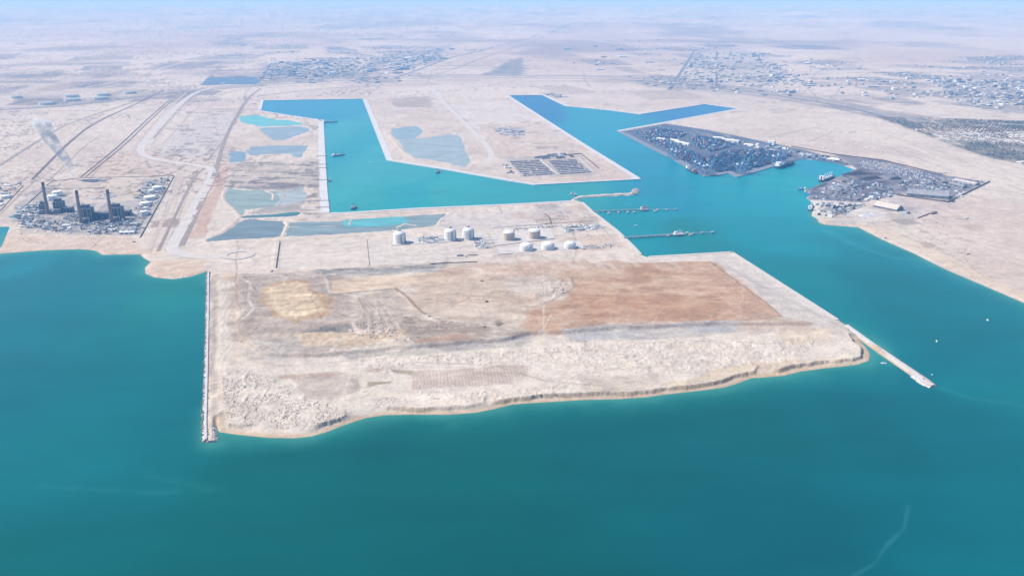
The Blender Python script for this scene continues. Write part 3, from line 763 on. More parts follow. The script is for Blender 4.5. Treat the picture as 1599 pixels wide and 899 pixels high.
def sea_colours(X, Y, sd):
    num = np.zeros(X.shape + (3,))
    den = np.zeros(X.shape) + 1e-12
    jx = (fbm(X, Y, 420, 4, 201) - 0.5)
    jy = (fbm(X, Y, 420, 4, 202) - 0.5)
    for px, py, col, reach in TINTS:
        gx, gy = G(px, py, 0)
        rx = metres(reach, (px, py), 0)
        ry = abs(G(px, py - reach * 0.6, 0)[1] - gy)
        d2 = ((X - gx) / rx + jx * 0.9) ** 2 + ((Y - gy) / ry + jy * 0.9) ** 2
        w = 1.0 / (d2 + 0.03) ** 2
        num += w[..., None] * A(*col, k=2.4 if py > 400 else 2.05) * ((1, 1.09, 0.96) if py > 400 else (1, 1.04, 0.98))
        den += w
    c = num / den[..., None]
    # shoals: the pale bottom shows through along the sandy shores
    beach = np.zeros_like(X)
    for b in BEACHY:
        beach = np.maximum(beach, sstep(-60, 20, poly_sd(X, Y, b, 300)))
    n = fbm(X, Y, 60, 3, 211)
    shoal = beach * np.exp(-np.maximum(sd, 0) / (9 + 22 * n)) 
    c = c + (A(120, 190, 178) - c) * (0.75 * shoal)[..., None]
    wide = beach * np.exp(-np.maximum(sd, 0) / 60.0)
    c = c + (A(20, 158, 150, 2.1) - c) * (0.6 * wide)[..., None]
    cove = np.exp(-((X - G(300, 470, 0)[0]) / 260) ** 2 - ((Y - G(300, 470, 0)[1]) / 420) ** 2) * (0.6 + 0.8 * n)
    c = c + (A(6, 158, 156, 2.1) - c) * np.clip(0.5 * cove, 0, 1)[..., None]
    front = sstep(-25, 25, poly_sd(X, Y, GP([(1463, 606), (1495, 620), (1527, 627), (1560, 632), (1599, 640), (1720, 664), (2000, 560), (1620, 520), (1490, 570)], 0), 300) + (n - 0.5) * 60)
    c = c + (A(0, 150, 158, 2.3) - c) * (0.4 * front)[..., None]
    spit = np.exp(-((X - G(255, 440, 0)[0]) / 190) ** 2 - ((Y - G(255, 440, 0)[1]) / 130) ** 2)
    c = c + (A(20, 160, 150, 2.2) - c) * (0.5 * spit)[..., None]
    for pts, wid, w in (([(60, 758), (150, 764), (250, 768), (345, 764)], 7, 0.08), ([(1418, 790), (1412, 825), (1385, 850), (1365, 880), (1320, 905)], 3.2, 0.18), ([(1290, 360), (1340, 385), (1390, 402), (1460, 408)], 16, 0.22), ([(1450, 600), (1520, 622), (1640, 640)], 10, 0.1), ([(230, 742), (320, 760)], 8, 0.06), ([(560, 318), (600, 308), (640, 300)], 10, 0.25)):
        d = line_dist(X, Y, GP(pts, 0), 80) + (fbm(X, Y, 30, 3, 221) - 0.5) * wid * 2
        c = c + (A(90, 185, 190) - c) * (w * np.exp(-(d / wid) ** 2))[..., None]
    return c
sea = grid_object('sea', WX, WY, np.zeros_like(WX), wsd > -12, sea_colours(WX, WY, wsd), water_material('sea_water'))
sea['label'] = 'calm turquoise and teal sea around the port'

# ------------------------------------------------------------------ mesh building helpers
class MB:
    def __init__(self):
        self.v, self.f, self.m = [], [], []
    def add(self, vs, fs, mi=0):
        o = len(self.v)
        self.v += [tuple(float(c) for c in p) for p in vs]
        self.f += [tuple(i + o for i in f) for f in fs]
        self.m += [mi] * len(fs)
        return self
    def box(self, x, y, z0, sx, sy, sz, rz=0.0, mi=0, top=(1.0, 1.0)):
        c, s = math.cos(rz), math.sin(rz)
        vs = []
        for z, kx, ky in ((z0, 1, 1), (z0 + sz, top[0], top[1])):
            for ax, ay in ((-1, -1), (1, -1), (1, 1), (-1, 1)):
                lx, ly = ax * sx / 2 * kx, ay * sy / 2 * ky
                vs.append((x + lx * c - ly * s, y + lx * s + ly * c, z))
        return self.add(vs, [(3, 2, 1, 0), (4, 5, 6, 7), (0, 1, 5, 4), (1, 2, 6, 5), (2, 3, 7, 6), (3, 0, 4, 7)], mi)
    def lathe(self, x, y, prof, n=32, mi=0, cap=True):
        vs, fs = [], []
        for r, z in prof:
            for i in range(n):
                a = 2 * math.pi * i / n
                vs.append((x + r * math.cos(a), y + r * math.sin(a), z))
        for k in range(len(prof) - 1):
            for i in range(n):
                j = (i + 1) % n
                fs.append((k * n + i, k * n + j, (k + 1) * n + j, (k + 1) * n + i))
        if cap:
            fs.append(tuple(range(n - 1, -1, -1)))
            fs.append(tuple((len(prof) - 1) * n + i for i in range(n)))
        return self.add(vs, fs, mi)
    def bar(self, p, q, w, h=None, mi=0):
        p, q = Vector(p), Vector(q)
        h = h or w
        d = (q - p).normalized()
        up = Vector((0, 0, 1)) if abs(d.z) < 0.95 else Vector((1, 0, 0))
        a = d.cross(up).normalized() * (w / 2)
        b = a.cross(d).normalized() * (h / 2)
        vs = [p - a - b, p + a - b, p + a + b, p - a + b, q - a - b, q + a - b, q + a + b, q - a + b]
        return self.add(vs, [(3, 2, 1, 0), (4, 5, 6, 7), (0, 1, 5, 4), (1, 2, 6, 5), (2, 3, 7, 6), (3, 0, 4, 7)], mi)
    def gable(self, x, y, z0, sx, sy, h, ridge, rz=0.0, mi_w=0, mi_r=1, over=0.6):
        c, s = math.cos(rz), math.sin(rz)
        def T(lx, ly, z):
            return (x + lx * c - ly * s, y + lx * s + ly * c, z)
        a, b = sx / 2, sy / 2
        self.add([T(-a, -b, z0), T(a, -b, z0), T(a, b, z0), T(-a, b, z0), T(-a, -b, z0 + h), T(a, -b, z0 + h), T(a, b, z0 + h), T(-a, b, z0 + h), T(-a, 0, z0 + ridge), T(a, 0, z0 + ridge)],
                 [(3, 2, 1, 0), (0, 1, 5, 4), (2, 3, 7, 6), (1, 2, 6, 9, 5), (3, 0, 4, 8, 7)], mi_w)
        a2, b2 = a + over, b + over
        e = z0 + h - over * (ridge - h) / b
        self.add([T(-a2, -b2, e), T(a2, -b2, e), T(a2, 0, z0 + ridge), T(-a2, 0, z0 + ridge), T(a2, b2, e), T(-a2, b2, e),
                  T(-a2, -b2, e + 0.5), T(a2, -b2, e + 0.5), T(a2, 0, z0 + ridge + 0.5), T(-a2, 0, z0 + ridge + 0.5), T(a2, b2, e + 0.5), T(-a2, b2, e + 0.5)],
                 [(6, 7, 8, 9), (9, 8, 10, 11), (3, 2, 1, 0), (5, 4, 2, 3), (0, 1, 7, 6), (4, 5, 11, 10), (1, 2, 8, 7), (2, 4, 10, 8), (3, 0, 6, 9), (5, 3, 9, 11)], mi_r)
        return self
    def mesh(self, name, mats):
        me = bpy.data.meshes.new(name)
        me.from_pydata(self.v, [], self.f)
        mats = mats if isinstance(mats, (list, tuple)) else [mats]
        for m in mats:
            me.materials.append(m)
        if len(mats) > 1:
            me.polygons.foreach_set('material_index', np.array(self.m, np.int32))
        me.update()
        return me

def tag(o, label=None, cat=None, group=None, kind=None):
    for k, v in (('label', label), ('category', cat), ('group', group), ('kind', kind)):
        if v:
            o[k] = v
    return o

def obj(name, mb, mats, parent=None, loc=None, rz=0.0):
    me = mb if isinstance(mb, bpy.types.Mesh) else mb.mesh(name, mats)
    o = bpy.data.objects.new(name, me)
    COL.objects.link(o)
    o.parent = parent
    if loc is not None:
        o.location = loc
    o.rotation_euler.z = rz
    return o

def thing(name, label, cat, loc, rz=0.0, group=None):
    o = bpy.data.objects.new(name, None)
    COL.objects.link(o)
    o.empty_display_size = 5
    o.location = loc
    o.rotation_euler.z = rz
    return tag(o, label, cat, group)

def copy_tree(o, loc, rz, label=None, group=None, scale=None):
    c = o.copy()
    COL.objects.link(c)
    c.location = loc
    c.rotation_euler.z = rz
    if scale:
        c.scale = scale
    tag(c, label, None, group)
    for ch in o.children:
        d = ch.copy()
        COL.objects.link(d)
        d.parent = c
        for g in ch.children:
            e = g.copy()
            COL.objects.link(e)
            e.parent = d
    return c

def on_ground(px, py, sink=0.3):
    x, y = G(px, py)
    z = gz(x, y)
    x, y = G(px, py, max(z, 0.0))
    return (x, y, max(z, 0.0) - sink)

def resample(P, step):
    out = [P[0]]
    for i in range(len(P) - 1):
        d = np.hypot(*(P[i + 1] - P[i]))
        k = max(1, int(math.ceil(d / step)))
        for j in range(1, k + 1):
            out.append(P[i] + (P[i + 1] - P[i]) * j / k)
    return np.array(out)

def normals2d(P):
    t = np.gradient(P, axis=0)
    t /= np.maximum(np.hypot(t[:, 0], t[:, 1]), 1e-6)[:, None]
    return np.stack([-t[:, 1], t[:, 0]], -1)

def strip(name, px_pts, w0, w1, lift, mat, label, round_=2, step=None, z=None, parent=None):
    """a sheet that follows a line on the ground from offset w0 to w1 (m, left of travel is +)"""
    P = GP(px_pts)
    if round_:
        P = smooth_line(P, round_)
    P = resample(P, step or 40.0)
    N = normals2d(P)
    K = 4
    rows = [P + N * (w0 + (w1 - w0) * k / (K - 1)) for k in range(K)]
    V = []
    for r in rows:
        zz = ground(r[:, 0], r[:, 1]) + lift if z is None else np.full(len(r), z)
        V.append(np.stack([r[:, 0], r[:, 1], np.maximum(zz, 0.6)], -1))
    if z is None:
        top = np.max([v[:, 2] for v in V], axis=0)
        for v in V:
            v[:, 2] = top
    n = len(P)
    verts = np.concatenate(V)
    faces = []
    for k in range(K - 1):
        for i in range(n - 1):
            a, b = k * n + i, (k + 1) * n + i
            faces.append((a, a + 1, b + 1, b) if w1 > w0 else (b, b + 1, a + 1, a))
    mb = MB()
    mb.add(verts, faces)
    o = obj(name, mb, mat, parent)
    if parent is None:
        tag(o, label, None, None, 'structure')
    return o

def sheet(name, px_pts, z, mat, label, world_pts=None):
    P = GP(px_pts) if world_pts is None else world_pts
    area = 0.5 * sum(P[i][0] * P[(i + 1) % len(P)][1] - P[(i + 1) % len(P)][0] * P[i][1] for i in range(len(P)))
    if area < 0:
        P = P[::-1]
    mb = MB()
    mb.add([(p[0], p[1], z) for p in P], [tuple(range(len(P)))])
    o = obj(name, mb, mat)
    return tag(o, label, None, None, 'structure')

# ponds
for i, (nm, pts, col, lab) in enumerate(PONDS):
    P = GP(pts)
    if sum(P[k][0] * P[(k + 1) % len(P)][1] - P[(k + 1) % len(P)][0] * P[k][1] for k in range(len(P))) < 0:
        P = P[::-1]
    grow = mitre(np.vstack([P[-1:], P, P[:1]]), -32.0)[1:-1]
    sheet(nm, None, POND_Z + 0.03 * i + (0.25 if 'bright turquoise' in lab else 0), water_material('pond_water', A(*col, k=1.7), 0.3, 0.15), lab, grow)

# haze: one closed box of even air round everything, the sky outside it
def build_haze():
    mb = MB()
    mb.box(0, 80000, -7, 480000, 180000, 1007)
    m = bpy.data.materials.new('haze_air')
    m.use_nodes = True
    n, l = m.node_tree.nodes, m.node_tree.links
    n.remove(n['Principled BSDF'])
    pv = n.new('ShaderNodeVolumePrincipled')
    pv.inputs['Color'].default_value = (*HAZE_COLOR, 1)
    pv.inputs['Absorption Color'].default_value = (0.55, 0.42, 0.1, 1)
    pv.inputs['Density'].default_value = HAZE_DENSITY
    pv.inputs['Anisotropy'].default_value = 0.0
    l.new(pv.outputs[0], n['Material Output'].inputs['Volume'])
    o = obj('haze', mb, m)
    tag(o, 'pale blue haze hanging over the whole coast', None, None, 'stuff')
build_haze()

# ------------------------------------------------------------------ palette
M_CONC = flat('quay_concrete', A(236, 236, 240), 0.85, 0.10, 0.03)
M_CONC2 = flat('terminal_concrete', A(150, 160, 175), 0.85, 0.15, 0.03)
M_ROCK = flat('armour_rock', A(190, 180, 172), 0.95, 0.45, 0.25)
M_ROCKP = flat('pale_rock', A(236, 230, 224), 0.95, 0.25, 0.2)
M_ASPH = flat('asphalt', (0.16, 0.155, 0.16), 0.9, 0.2, 0.02)
M_GRAVEL = flat('graded_gravel', A(232, 226, 222), 0.95, 0.12, 0.02)
M_DIRT = flat('dirt_road', A(220, 204, 192), 0.95, 0.15, 0.02)
M_DARKSOIL = flat('dark_soil', A(128, 112, 106), 0.95, 0.3, 0.03)
M_WHITE = flat('white_paint', (0.74, 0.75, 0.76), 0.5, 0.12, 0.08, streak=True)
M_WHITER = flat('white_roof', (0.70, 0.72, 0.74), 0.55, 0.14, 0.1)
M_TAN = flat('tan_tank_paint', (0.50, 0.43, 0.36), 0.6, 0.15, 0.08, streak=True)
M_STEEL = flat('grey_steel', (0.20, 0.22, 0.25), 0.5, 0.25, 0.2)
M_LSTEEL = flat('pale_steel', (0.42, 0.46, 0.50), 0.5, 0.25, 0.2)
M_STACK = flat('chimney_concrete', (0.24, 0.20, 0.19), 0.85, 0.2, 0.05)
M_STACKTOP = flat('chimney_band', (0.12, 0.09, 0.09), 0.85, 0.2, 0.05)
M_BOILER = flat('boiler_cladding', (0.13, 0.15, 0.19), 0.7, 0.3, 0.06)
M_BOILER2 = flat('boiler_steel', (0.19, 0.19, 0.22), 0.7, 0.3, 0.08)
M_CREAM = flat('cream_wall', (0.52, 0.48, 0.43), 0.8, 0.15, 0.1)
M_GREYW = flat('grey_wall', (0.33, 0.34, 0.36), 0.8, 0.2, 0.1)
M_BLUER = flat('blue_roof', (0.10, 0.19, 0.34), 0.6, 0.2, 0.1)
M_BROWNR = flat('brown_roof', (0.30, 0.21, 0.17), 0.7, 0.25, 0.1)
M_DARKR = flat('dark_roof', (0.12, 0.13, 0.15), 0.7, 0.25, 0.1)
M_GLASS = flat('dark_opening', (0.04, 0.05, 0.07), 0.4, 0.1, 0.2)
M_CRANE = flat('crane_blue', (0.16, 0.27, 0.44), 0.5, 0.2, 0.1)
M_RED = flat('red_paint', (0.36, 0.07, 0.06), 0.6, 0.2, 0.1)
M_HULL = flat('dark_hull', (0.04, 0.06, 0.09), 0.5, 0.25, 0.05)
M_DECK = flat('ship_deck', (0.20, 0.14, 0.12), 0.8, 0.25, 0.1)
M_COAL = flat('coal', (0.05, 0.05, 0.06), 0.95, 0.4, 0.1)
M_BLOCK = flat('precast_blocks', (0.27, 0.27, 0.29), 0.9, 0.35, 0.15)
M_GREEN = flat('palm_green', (0.075, 0.085, 0.06), 0.9, 0.45, 0.08)

# ------------------------------------------------------------------ quays, aprons, roads
def apron(px_pts, w, label, mat=None, z1=4.0, name='quay_apron'):
    P = GP(px_pts, 0.0)
    ws = w if isinstance(w, (list, tuple)) else (-1.5, w)
    a, b = mitre(P, ws[0]), mitre(P, ws[1])
    n = len(P)
    V = [(p[0], p[1], z1) for p in a] + [(p[0], p[1], z1) for p in b] + [(p[0], p[1], -4) for p in a] + [(p[0], p[1], 1.0) for p in b]
    F = []
    for i in range(n - 1):
        F += [(i, i + 1, n + i + 1, n + i), (2 * n + i, 2 * n + i + 1, i + 1, i), (n + i, n + i + 1, 3 * n + i + 1, 3 * n + i)]
    F += [(0, n, 3 * n, 2 * n), (n - 1, 3 * n - 1, 4 * n - 1, 2 * n - 1)]
    mb = MB()
    mb.add(V, F)
    return tag(obj(name, mb, mat or M_CONC), label, None, None, 'structure')

apron([(514.5, 333), (511, 300), (508, 250), (505, 187.4)], 40, 'broad white concrete quay along the west side of the western basin')
apron([(505, 189), (453.5, 181), (408, 173.5)], 20, 'white quay strip above the turquoise settling pond')
apron([(408, 172), (411.5, 157.5), (566.5, 155)], 30, 'white quay round the closed northern end of the western basin', z1=4.05)
apron([(567, 156.5), (604, 251), (700, 266.5), (799.5, 284)], 36, 'white quay along the pier between the two basins', z1=4.1)
apron([(801, 284.2), (835, 289.5), (900, 286), (1000, 280.6)], 22, 'pale quay edge at the blunt tip of the pier')
apron([(1000, 279.5), (910, 224), (796, 150.8)], 30, 'white quay on the eastern flank of the pier', z1=4.15)
apron([(797, 149.6), (847.5, 149), (882.5, 166), (950, 172.5), (1000, 179), (1102.5, 163), (1151, 169.6)], 26, 'thin pale quay round the northern shore of the eastern basin')
apron([(1151, 170.4), (1050, 189), (964, 204.7)], 32, 'pale quay on the south side of the eastern basin arm', z1=4.1)
apron([(964.5, 205.7), (1013, 231), (1051, 249.5), (1072, 262), (1099, 276), (1117.5, 275), (1137.5, 271.5), (1150, 277.5), (1168, 273), (1208, 261), (1232, 255)], 42, 'grey container quay under the tall cranes', M_CONC2, 4.1)
apron([(889, 314.5), (800, 319.5), (650, 326), (535, 333), (516, 333.3)], 20, 'white sea wall on the south bank of the western channel', z1=4.2)
apron([(1310, 500.5), (1144.5, 394.6)], 16, 'straight pale quay edge on the east side of the reclaimed land', M_ROCKP, 4.1)
apron([(1143.5, 394), (1013, 401.4)], 14, 'short pale quay edge on the north side of the reclaimed land', M_ROCKP, 4.1)
apron([(1002, 398), (990, 385), (965, 361), (925, 330), (911, 317)], 16, 'pale sea wall behind the two tanker jetties', M_ROCKP, 4.1)

for pts, hw, mat, lab in (
        ([(-80, 176), (100, 167), (230, 150), (330, 140.5), (420, 133), (560, 124.5), (700, 122), (900, 122.5), (1030, 128), (1150, 141), (1300, 162), (1420, 192), (1620, 232)], 26, M_ASPH, 'grey coast road running along the head of the port basins'),
        ([(400, 151), (470, 142), (540, 136), (680, 131)], 16, M_ASPH, 'narrow asphalt service road behind the western basin'),
        ([(612, 124), (700, 93), (800, 69), (862, 52.5), (921, 38.5)], 22, M_ASPH, 'straight desert motorway heading inland to the bright ridge'),
        ([(331, 137), (300, 146), (262, 180), (222, 224), (218, 238), (232, 246), (263, 252.5), (318, 259), (333, 265), (328, 282), (300, 330), (275, 372), (266, 389), (280, 397), (310, 401), (345, 401)], 24, M_GRAVEL, 'pale graded haul road bending past the power station to the roundabout'),
        ([(300, 146), (252, 205), (236, 228)], 10, M_DIRT, 'sandy lane beside the graded haul road'),
        ([(283, 384), (312, 322), (338, 266), (347, 228), (364, 190), (386, 153), (408, 138)], 13, flat('worn_lane', A(176, 164, 156), .95, .2, .02), 'worn grey lane running straight inland past the settling ponds'),
        ([(232, 392), (256, 340), (284, 280), (275, 262), (240, 252), (206, 240), (212, 226), (258, 172), (292, 144)], 9, M_DIRT, 'narrow sandy lane on the power station side of the haul road'),
        ([(247, 392), (272, 340), (303, 276), (320, 262)], 7, flat('worn_lane', A(176, 164, 156)), 'thin grey lane between the sandy lane and the haul road'),
        ([(312, 140), (278, 172), (240, 216)], 8, flat('worn_lane', A(176, 164, 156)), 'grey lane parallel to the upper haul road'),
        ([(0, 259), (51, 226), (100, 196), (160, 176), (222, 155)], 8, flat('worn_lane', A(176, 164, 156)), 'grey desert lane slanting to the coast road'),
        ([(50, 281), (104, 226), (145, 193), (217, 161), (256, 141)], 8, M_DARKSOIL, 'dark straight embankment across the western desert'),
        ([(-20, 150), (130, 144), (262, 139), (330, 131)], 10, flat('worn_lane', A(176, 164, 156)), 'grey lane serving the desert oil tanks'),
        ([(135, 137), (200, 125), (295, 95), (370, 81), (470, 67)], 16, M_DIRT, 'long sandy embankment running inland from the oil tanks'),
        ([(1040, 128), (1200, 118), (1400, 112), (1620, 118)], 14, M_ASPH, 'second inland road behind the coast road'),
        ([(560, 110), (620, 92), (720, 70), (800, 58)], 16, M_ASPH, 'factory belt road beside the desert motorway'),
        ([(676, 139), (700, 168), (757, 223), (770, 243), (760, 256)], 20, M_GRAVEL, 'wide white haul road down the middle of the pier'),
        ([(126, 277), (190, 225), (226, 190), (266, 155)], 6, M_DARKSOIL, 'dark straight pipeline corridor crossing the western desert'),
        ([(133, 277), (197, 225), (232, 190), (270, 156)], 5, M_DARKSOIL, 'second dark pipeline corridor beside the first'),
        ([(1250, 236), (1320, 248), (1400, 262), (1445, 272), (1480, 270)], 9, M_ASPH, 'dark boundary road behind the bulk terminal'),
        ([(1045, 141), (1085, 80)], 22, M_ASPH, 'estate road edging the inland industrial estate'),
        ([(1119, 136), (1119, 82)], 16, M_ASPH, 'middle street of the inland industrial estate'),
        ([(1085, 80), (1180, 82), (1190, 100)], 16, M_ASPH, 'rear street of the inland industrial estate'),
        ([(410, 124), (420, 102), (470, 96), (560, 93)], 16, M_ASPH, 'loop road round the distant factories')):
    strip('road', pts, -hw, hw, 0.5, mat, lab)

# roundabout at the end of the haul road
def ring_road():
    c = np.array(G(372, 398))
    mb = MB()
    n = 48
    V, F = [], []
    for r in (40, 52, 64):
        for i in range(n):
            a = 2 * math.pi * i / n
            x, y = c[0] + r * math.cos(a), c[1] + r * math.sin(a)
            V.append((x, y, 4.6))
    for k in range(2):
        for i in range(n):
            j = (i + 1) % n
            F.append((k * n + i, (k + 1) * n + i, (k + 1) * n + j, k * n + j))
    mb.add(V, F)
    tag(obj('road', mb, M_GRAVEL), 'pale circular roundabout at the seaward end of the haul road', None, None, 'structure')
ring_road()

# gravel pads round the tanks
for pts, z, mat, lab in (
        ([(611, 373), (690, 367), (752, 363), (757, 371), (690, 379), (612, 384)], 3.75, M_GRAVEL, 'white gravel pad under the three tall domed tanks'),
        ([(764, 366), (860, 356), (866, 372), (772, 384)], 3.75, M_GRAVEL, 'white bunded pad under the two tan tanks'),
        ([(774, 388), (905, 376), (914, 388), (779, 397)], 3.85, M_GRAVEL, 'white bunded pad under the three low domed tanks'),
        ([(862, 355), (938, 349), (944, 357), (880, 364)], 3.75, M_GRAVEL, 'pale pad under the pump station by the sea wall')):
    sheet('pavement', pts, z, mat, lab)

def wall_run(pts, label, h=3.2, t=1.6, mat=M_DARKSOIL, name='boundary_wall', closed=False):
    P = GP(pts)
    if closed:
        P = np.vstack([P, P[:1]])
    P = resample(P, 30.0)
    Z = ground(P[:, 0], P[:, 1])
    mb = MB()
    base = P[0]
    for i in range(len(P) - 1):
        a = (P[i][0] - base[0], P[i][1] - base[1], Z[i] + h / 2 - 0.4)
        b = (P[i + 1][0] - base[0], P[i + 1][1] - base[1], Z[i + 1] + h / 2 - 0.4)
        mb.bar(a, b, t, h)
    o = obj(name, mb, mat, None, (base[0], base[1], 0))
    return tag(o, label, 'wall')

wall_run([(219, 371), (272, 275), (262, 274)], 'long dark wall on the seaward haul road side of the power station', 4, 2.4)
wall_run([(262, 275), (130, 278), (82, 283), (72, 290), (92, 290), (94, 286)], 'thin wall along the inland side of the power station', 2.5, 1.2)
wall_run([(165, 293.5), (72, 295.5)], 'straight wall behind the three chimneys', 2.0, 1.0)
wall_run([(20, 339), (66, 298), (70, 294)], 'wall slanting along the western edge of the power station', 3, 1.6)
wall_run([(0, 330), (36, 290)], 'dark wall of the neighbouring plant west of the power station', 3, 1.6)
wall_run([(573, 374), (577, 415)], 'low wall dividing the two empty white yards', 2.0, 1.2)
wall_run([(437, 378), (431, 419)], 'low wall closing the western end of the empty white yards', 3, 3)
wall_run([(764, 366), (772, 384), (866, 373)], 'bund wall round the two tan tanks', 2.5, 2.2, M_GREYW)
wall_run([(774, 387), (779, 397.5), (800, 396)], 'bund wall round the three low domed tanks', 2.5, 2.2, M_GREYW)
wall_run([(611, 374), (612, 384), (640, 382)], 'low wall round the westernmost tall tank', 2, 1.8, M_GREYW)
wall_run([(851, 334), (858, 340), (861, 349), (850, 350)], 'bent earth bank beside the sea wall yard', 3, 4)
wall_run([(770, 356), (935, 344)], 'pipe rack running along the landward side of the tank farm', 2, 1.4, M_GREYW)
wall_run([(911, 337), (938, 352), (966, 386)], 'low wall along the shore road by the jetties', 2.5, 2.5, M_GREYW)
wall_run([(672, 412), (745, 409)], 'low earth bank at the edge of the tank farm', 3, 3)
wall_run([(935, 263), (907, 240), (880, 243)], 'dark fence at the corner of the precast yard', 5, 4)
wall_run([(1236, 229), (1300, 241), (1380, 251), (1470, 273)], 'dark perimeter wall between the port and the desert', 6, 5)
wall_run([(1545, 284), (1480, 316), (1400, 305)], 'dark perimeter wall round the fertiliser shed yard', 6, 6)
wall_run([(1433, 341), (1451, 334)], 'short wall in the empty desert behind the beach', 4, 3)
wall_run([(1490, 342), (1508, 343), (1512, 340)], 'pale low wall beside the desert track', 3, 3, M_GREYW)
wall_run([(1300, 325), (1345, 321)], 'conveyor gallery on the white bulk quay', 6, 4, M_STEEL)

# ------------------------------------------------------------------ breakwaters: armour rock along a crest
def rubble(px_pts, width, h, label, mat, crest=None, name='breakwater', seed=1, rock=5.0):
    rnd = random.Random(seed)
    P = resample(GP(px_pts), 6.0)
    N = normals2d(P)
    base = P[0]
    root = thing(name, label, 'breakwater', (base[0], base[1], 0))
    prof = [(-width / 2 - 6, -3), (-width / 4, h * 0.95), (width / 4, h), (width / 2 + 6, -3)]
    V, F = [], []
    for i, p in enumerate(P):
        for o, z in prof:
            q = p + N[i] * (o + rnd.uniform(-1.2, 1.2)) - base
            V.append((q[0], q[1], z + rnd.uniform(-0.4, 0.4)))
    k = len(prof)
    for i in range(len(P) - 1):
        for j in range(k - 1):
            F.append((i * k + j, (i + 1) * k + j, (i + 1) * k + j + 1, i * k + j + 1))
    F += [(0, 1, 2, 3), tuple((len(P) - 1) * k + j for j in (3, 2, 1, 0))]
    mb = MB()
    mb.add(V, F)
    obj('core', mb, mat, root)
    rb = MB()
    for i, p in enumerate(P):
        for s in (-1, 1):
            for _ in range(2):
                o = s * rnd.uniform(width * 0.28, width / 2 + 4)
                q = p + N[i] * o - base
                f = (abs(o) - width / 4) / (width / 4 + 6)
                r = rock * rnd.uniform(0.5, 1.0)
                rb.box(q[0] + rnd.uniform(-3, 3), q[1] + rnd.uniform(-3, 3), h * (1 - f) - 3 * f - r * 0.35, r, r * rnd.uniform(.6, 1), r * rnd.uniform(.5, .9), rnd.uniform(0, 3), top=(rnd.uniform(.4, .8), rnd.uniform(.4, .8)))
    r = obj('armour_rocks', rb, M_ROCKP if crest and crest > 8 else (M_ROCK if mat is not M_ROCK else M_ROCKP), root)
    r['kind'] = 'stuff'
    if crest:
        cb = MB()
        Vc, Fc = [], []
        for i, p in enumerate(P):
            for o in (-crest / 2, crest / 2):
                q = p + N[i] * o - base
                Vc.append((q[0], q[1], h + 0.9))
        for i in range(len(P) - 1):
            Fc.append((2 * i, 2 * i + 2, 2 * i + 3, 2 * i + 1))
        cb.add(Vc, Fc)
        obj('crest_road', cb, M_CONC, root)
    return root
rubble([(325.5, 424), (324.8, 500), (322.6, 600), (321, 660), (321.5, 687)], 9, 6, 'long thin rock breakwater with a white crest on the west side of the reclaimed land', M_ROCKP, 5)
rubble([(330, 668), (330, 688)], 20, 4.5, 'rounded rock head at the tip of the western breakwater', M_ROCKP, None, 'rock_mound', 2)
rubble([(1322, 508), (1375, 546), (1425, 581), (1441, 592)], 16, 5, 'white rock breakwater running out from the eastern quay', M_ROCKP, 9, seed=3, rock=2.2)
rubble([(1428, 586), (1443, 597), (1456, 602.5)], 20, 5.2, 'broad rounded head of the eastern breakwater', M_ROCKP, 12, 'rock_mound', 4, 2.2)
rubble([(896, 310.5), (912, 307.6), (960, 304.6), (986, 303)], 14, 4.5, 'low rock mole guarding the mouth of the western channel', M_ROCKP, 6, seed=5)
rubble([(990, 303), (993, 296)], 30, 7, 'rock mound with reddish stones at the end of the mole', M_ROCK, None, 'rock_mound', 6, 7)

